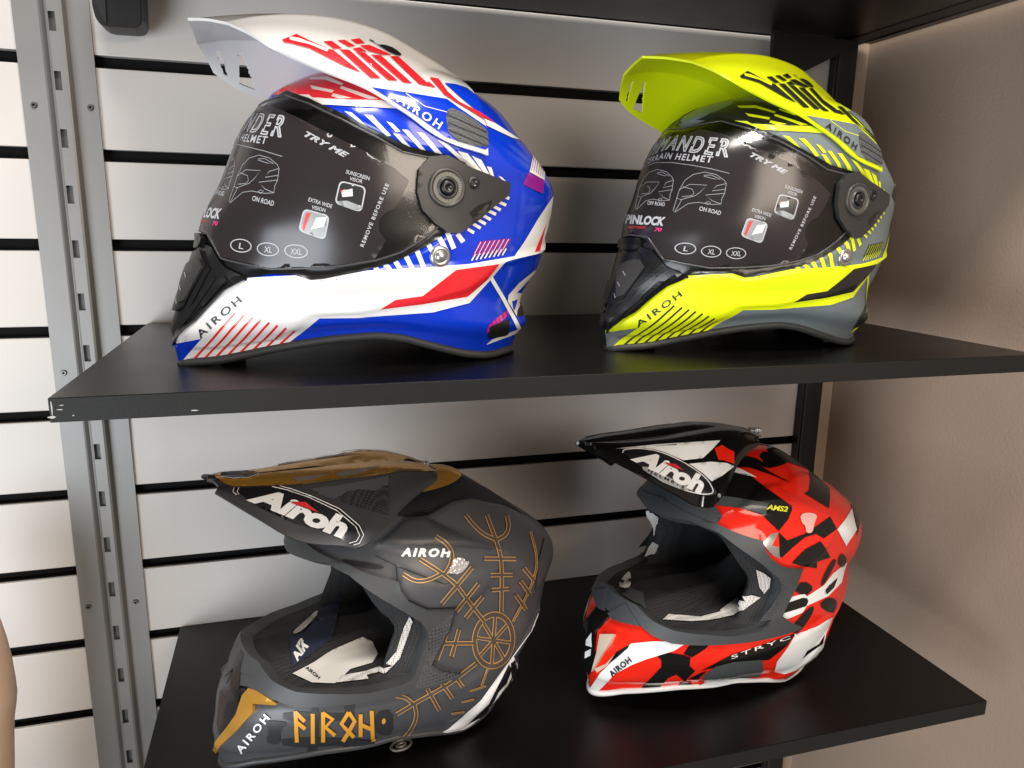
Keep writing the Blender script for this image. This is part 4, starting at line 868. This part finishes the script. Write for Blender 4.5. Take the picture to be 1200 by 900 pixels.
    d('spine_emblem', m_lblack, TA((118, 140), (200, 134), (325, 126), (290, 142), (200, 152), (135, 150)), 5, on='peak'); d('spine_emblem', m_white, stroke(TA((112, 146), (180, 156), (270, 150), (325, 132)), .8), 6, on='peak')
    for p in (((510, 150), (700, 128), (740, 118), (620, 160), (540, 172)), ((745, 125), (900, 100), (1010, 80), (870, 130), (780, 142))): d('spine_inlay', mat('silver_inlay', (.30, .29, .27), .35, metal=.4), TA(*p), 5, on='peak')
    d('spine_edge', mat('gold_bright', (.95, .62, .22), .25, metal=.9), stroke(TA((560, 184), (800, 150), (1042, 112))+TB((150, 96), (300, 100)), 1.3), 6, on='peak')
    oval = TA((178, 205), (215, 200), (430, 192), (600, 238), (760, 308), (880, 408), (905, 462), (880, 508), (832, 512), (700, 440), (530, 400), (330, 310))
    d('peak_logo', m_lblack, oval, 1, on='peak')
    d('logo_line', m_white, stroke(TA((395, 193), (480, 212), (600, 252), (755, 325), (862, 415), (884, 465), (866, 496), (826, 508)), .9), 2, on='peak'); d('logo_line', m_white, stroke(TA((440, 190), (500, 205), (620, 248), (770, 315), (882, 410), (905, 462), (882, 508), (850, 518)), .9), 2, on='peak')
    d('logo_line', m_white, stroke(TA((185, 203), (178, 222), (200, 240)), .8), 2, on='peak'); d('logo_line', m_white, stroke(TA((212, 200), (202, 222), (212, 236)), .8), 2, on='peak')
    t('logo_lettering', m_white, glyphs('Airoh', bold=.055, shear=.12), TA((250, 270), (790, 488), (838, 372), (345, 195)), 3, on='peak')
    d('logo_mark', m_lred, TA((488, 278), (580, 280), (656, 338), (520, 292)), 4, on='peak', mirror=False)
    d('side_texture', m_dark, TA((740, 262), (820, 218), (880, 208), (970, 216), (1042, 182), (1042, 352), (940, 322), (800, 285)), 1, on='peak')
    d('peak_facet', m_trimg, TA((600, 205), (760, 185), (960, 150), (1042, 132), (1042, 182), (970, 216), (880, 208), (820, 218), (740, 262), (660, 240)), 2, on='peak')
    # inside
    d('cheek_mesh', m_wmesh, TC((575, 532), (600, 500), (700, 482), (825, 448))+TD((100, 345), (155, 282), (195, 150), (225, 92), (240, 120), (215, 200), (172, 320), (100, 392), (0, 418))+TC((720, 515)), 6, on='liner')
    d('far_mesh', m_wmesh, TC((385, 310), (440, 262), (500, 208), (490, 242), (430, 302), (395, 320)), 6, 1, on='liner')
    d('navy_pad', m_navy, TC((372, 332), (440, 310), (520, 205), (598, 120), (590, 200), (560, 332), (470, 400), (382, 462)), 4, on='liner')
    t('pad_lettering', m_white, glyphs('AIR', bold=.05), [TC(p)[0] for p in ((405, 440), (455, 372), (428, 322), (378, 420))], 8, on='liner')
    d('paper_label', m_pap, TC((385, 490), (480, 440), (560, 385), (690, 328), (735, 350), (760, 405), (735, 442), (640, 470), (572, 535), (470, 530)), 5, on='liner')
    t('label_mark', m_lblack, glyphs('AIROH', bold=.02), quad(*TC((440, 470), (500, 520)), 4), 8, on='liner')
twist('t1', 'matt charcoal motocross helmet with gold rune lines and gold chin vent', dict(base=m_char, trim=m_trimg, rim=mat('dark_rim', (.05, .052, .055), .4), peak=m_facet), rune_graphics,
      [((243, 561), (256, 569, .018), (252, 577, .028)), ((300, 556), (318, 571, .030), (300, 606, .052)), ((360, 549.5), (370, 566, .037), (349, 633, .072)), ((410, 545), (420, 559, .041), (398, 639, .086)), ((450, 542), (455, 553, .043), (430, 637, .096)), ((482, 541.5), (488, 552.5, .042), (478, 590, .070)), ((510, 548), (512, 555, .036), (512, 563, .045))], None)

# --- red, black and white chequered helmet
m_red = mat('gloss_red', (.80, .020, .008), .14, coat=.2, spec=.4); m_blk = mat('gloss_black', (.006, .006, .006), .12, spec=.4); m_wht = mat('gloss_white', (.82, .82, .80), .14, coat=.2); m_trimb = mat('trim_slate', (.050, .055, .060), .5, bump=.04, bscale=1200); m_yel = mat('yellow_print', (.75, .72, .02), .4); m_lab = mat('clear_label', (.060, .070, .068), .25); m_perfb = dotmat('perforated_slate', (.060, .066, .070), (.018, .019, .02), 330, .5, .26)
def check_graphics(ctx):
    d, t = mk(ctx)
    k = 1
    B = lambda *p: d('black_check', m_blk, p[0], 1, p[1] if len(p) > 1 else 0)
    Wp = lambda *p: d('white_check', m_wht, p[0], 1, p[1] if len(p) > 1 else 0)
    put('brow_panel', shellpatch(S, [sym([(0., vh(.272))]+U('t2', [(790, 580), (838, 594), (846, 606), (835, 622), (800, 606), (765, 594)])+[(0., vh(.240))])], .0006, .0030), m_trimb, ctx['shell'], False)
    # crown
    B(UB((-40, 20), (60, 45), (160, 70), (290, 120), (430, 190), (520, 270), (572, 322), (530, 305), (430, 272), (330, 262), (242, 278), (140, 235), (60, 190), (30, 165), (-40, 150)))
    B(UB((242, 280), (330, 335), (462, 406), (340, 355), (190, 305)))
    B(UB((572, 325), (640, 380), (698, 435), (700, 500), (694, 560), (540, 468), (570, 448), (578, 390)))
    Wp(UA((700, 290), (860, 272), (930, 275))+UB((60, 292), (150, 318), (250, 370), (150, 348), (100, 338), (40, 352), (0, 382))+UA((880, 395), (840, 370)), 0)
    B(UB((-60, 440), (0, 384), (60, 348), (110, 338), (200, 352), (300, 430), (462, 545), (465, 570), (440, 630), (382, 700), (330, 650), (282, 602), (150, 560), (-60, 535)))
    d('gloss_strip', m_lab, UB((-10, 478), (150, 500), (320, 530), (300, 600), (150, 560), (-10, 540)), 2)
    t('side_lettering', m_yel, glyphs('AMS2', bold=.03, shear=.25), quad(*UB((305, 566), (435, 580)), 5.6), 3)
    d('pink_emblem', mat('pale_sticker', (.75, .42, .38), .4), UB((512, 600), (560, 585), (622, 600), (600, 650), (588, 712), (548, 712), (545, 670), (520, 650)), 3, 1, mirror=False)
    B(UB((382, 708), (435, 758), (545, 716), (600, 680), (700, 610), (742, 688), (662, 745), (615, 718), (545, 738), (470, 800), (400, 866), (385, 850), (388, 790)))
    B(UB((640, 762), (668, 800), (702, 862), (620, 890))+UD((600, 122), (520, 110), (462, 92), (490, 60))+UB((545, 812)))
    Wp(UB((836, 560), (852, 640), (866, 690), (800, 792), (745, 690), (800, 620)))
    B(UB((828, 530), (868, 545), (888, 590), (885, 660), (868, 735), (866, 680), (850, 600)))
    d('chrome_clip', m_alu, UB((282, 772), (330, 720), (380, 708), (340, 790), (382, 800), (388, 870), (345, 850), (310, 815)), 2, mirror=True)
    # flank
    for p in (((735, 40), (766, 70), (745, 118), (716, 88)), ((690, 78), (702, 95), (672, 150), (645, 200), (625, 205), (655, 130)), ((528, 195), (578, 232), (532, 272), (478, 240)), ((712, 178), (692, 230), (655, 268), (645, 238)), ((665, 288), (704, 300), (706, 340), (680, 368), (618, 325)), ((545, 355), (578, 345), (560, 395), (505, 468), (475, 468), (470, 440))):
        B(shrink(UD(*p), 1.22), 1)
    Wp(UD((768, 88), (752, 140), (738, 200), (664, 276), (545, 330), (520, 368), (440, 402), (383, 388), (412, 320), (430, 288), (530, 262), (545, 278), (640, 215), (690, 150)))
    for p in (((412, 322), (520, 285), (545, 288), (552, 305), (540, 332), (400, 376), (385, 384)), ((716, 172), (695, 228), (655, 266), (646, 240), (690, 195))): d('black_check', m_blk, UD(*p), 2)
    # lower flank
    Wp(UD((692, 388), (652, 480), (640, 545), (620, 628), (560, 665), (420, 708), (366, 695), (380, 640), (440, 560), (480, 492), (600, 445)))
    d('black_fin', m_blk, UD((645, 485), (632, 540), (560, 590), (520, 622), (545, 580), (610, 540)), 2)
    B(UD((-40, 690), (130, 600), (300, 545), (480, 484), (440, 545), (400, 580), (335, 630), (140, 640), (60, 665)))
    d('gloss_label', m_lab, UD((-30, 715), (40, 665), (140, 640), (300, 628), (302, 690), (285, 722), (115, 735), (-30, 745)), 2)
    t('flank_lettering', m_wht, glyphs('STRYCKER', spacing=1.25), UD((125, 622), (660, 440), (658, 424), (122, 602)), 4)
    t('size_lettering', m_wht, glyphs('AIROH HELMET', bold=.02), quad(*UD((-25, 752), (112, 745)), 3.6), 4)
    # chin
    Wp(UC((350, 520), (470, 508), (692, 505), (600, 560), (560, 574), (440, 610), (350, 645), (250, 700), (150, 806), (100, 795), (170, 690)))
    d('chin_vent', m_blk, UC((215, 640), (262, 570), (340, 525), (330, 548), (262, 605)), 2)
    d('chin_side_trim', mat('beige_inlay', (.55, .45, .35), .45), UC((135, 668), (150, 690), (215, 645), (262, 605), (335, 545), (340, 530), (262, 572), (200, 640)), 1)
    B(UC((500, 592), (562, 572), (640, 582), (695, 600), (690, 650), (722, 680), (662, 738), (612, 700), (562, 722), (512, 780), (408, 778), (526, 655), (524, 615)))
    B(UC((662, 735), (725, 770), (640, 790), (585, 792)))
    B(UC((702, 510), (835, 498), (780, 552), (705, 600), (652, 580)))
    B(UD((-40, 700), (-10, 690), (-60, 740), (-110, 735)))
    t('chin_lettering', m_lblack, glyphs('AIROH', spacing=1.15, bold=.04), quad(*UC((238, 716), (356, 622)), 7.5), 3)
    d('white_lip', m_wht, UC((78, 782), (150, 808), (400, 778), (600, 796), (720, 772))+UD((0, 745), (180, 728), (420, 738), (600, 632), (632, 620), (600, 660), (430, 762), (180, 762), (0, 790))+UC((600, 828), (400, 806), (200, 836), (120, 830)), 3)
    d('perforated_panel', m_perfb, UD((395, 185), (445, 200), (480, 215), (440, 262), (385, 385), (330, 400), (270, 410), (335, 330), (390, 240)), 13)
    d('vent_grille', m_blk, UC((80, 400), (230, 220), (300, 260), (240, 350), (150, 450), (140, 560), (160, 620), (110, 700), (75, 640)), 1, thick=.003, mirror=False)
    d('vent_blade', m_trimb, UC((225, 350), (330, 290), (345, 320), (410, 420), (300, 400), (255, 385)), 2, thick=.005)
    d('vent_inlay', mat('beige_inlay', (.55, .45, .35), .45), UC((180, 470), (260, 468), (235, 520), (190, 580), (130, 680), (165, 560)), 10, thick=.002, mirror=False)
    d('vent_tooth', m_wht, UC((100, 500), (130, 460), (132, 540), (98, 530)), 12, mirror=False); d('vent_tooth', m_wht, UC((95, 570), (128, 550), (125, 590), (92, 610)), 12, mirror=False)
    # peak
    d('white_panel', m_wht, UA((270, 192), (520, 166), (920, 140), (870, 195), (812, 250), (690, 262), (600, 225), (430, 186)), 1, on='peak')
    d('white_panel', m_wht, UA((720, 285), (860, 272), (960, 280), (1006, 300), (930, 360), (870, 394)), 1, on='peak')
    d('red_panel', m_red, UA((885, 190), (930, 168), (965, 190), (1006, 210), (1006, 285), (940, 262), (910, 262)), 1, on='peak')
    oval = UA((305, 208), (330, 190), (420, 184), (540, 200), (700, 268), (850, 372), (895, 445), (892, 482), (800, 482), (640, 425), (440, 318), (335, 235))
    d('peak_logo', m_lblack, oval, 2, 1, on='peak'); d('logo_line', m_white, stroke(chaikin(UA((315, 222), (318, 200), (420, 190), (540, 208), (690, 272), (838, 375), (880, 448), (872, 474), (800, 476), (700, 450)), 2, False), 1.1), 3, on='peak')
    t('logo_lettering', m_white, glyphs('Airoh', bold=.055, shear=.12), UA((355, 262), (800, 482), (835, 372), (450, 196)), 4, on='peak')
    d('logo_mark', m_lred, UA((565, 278), (640, 290), (688, 326), (600, 300)), 5, on='peak', mirror=False)
    d('logo_band', mat('silver_band', (.45, .47, .48), .3, metal=.4), UA((432, 304), (470, 306), (715, 425), (722, 450), (700, 455), (560, 400), (440, 325)), 3, on='peak'); t('band_lettering', m_lblack, glyphs('HELMETS', spacing=1.5, bold=.03), quad(*UA((465, 335), (690, 440)), 3.4), 4, on='peak')
    d('peak_rivet', m_alu, ell(UA((912, 485))[0], 1.8, 2.6, 0, 12), 4, on='peak')
    # inside
    d('far_mesh', m_wmesh, UA((445, 572), (540, 555), (515, 735), (430, 660)), 6, on='liner'); d('far_mesh', m_wmesh, UA((505, 768), (534, 784), (512, 838), (452, 862), (462, 828)), 6, on='liner'); d('far_pad', m_white, UC((268, 192), (300, 140), (342, 98), (352, 170), (332, 210)), 6, 1, on='liner')
    d('cheek_mesh', m_wmesh, UC((530, 388), (565, 356), (750, 372), (870, 340))+UD((60, 365), (150, 302), (232, 268), (285, 282), (140, 392), (0, 418))+UC((700, 398)), 6, on='liner')
    d('ear_mesh', m_wmesh, UD((262, 125), (300, 140), (342, 172), (336, 225), (305, 262), (280, 225)), 6, on='liner')
    d('chin_pad', m_trimb, UC((250, 260), (345, 200), (420, 230), (430, 330), (300, 280)), 4, on='liner')
twist('t2', 'glossy red, black and white chequered motocross helmet with black peak', dict(base=m_red, trim=m_trimb, rim=m_wht, peak=m_blk), check_graphics,
      [((687, 519), (697, 522, .011), (697, 530, .019)), ((720, 517), (735, 524, .028), (735, 548, .050)), ((770, 512), (785, 521, .036), (790, 578, .070)), ((810, 505), (820, 518.5, .041), (819, 593, .083)), ((845, 499.5), (843, 516.5, .043), (843, 587, .094)), ((870, 500.5), (866, 512, .040), (868, 540, .062)), ((892, 510), (888, 515, .032), (890, 521, .042))], None)
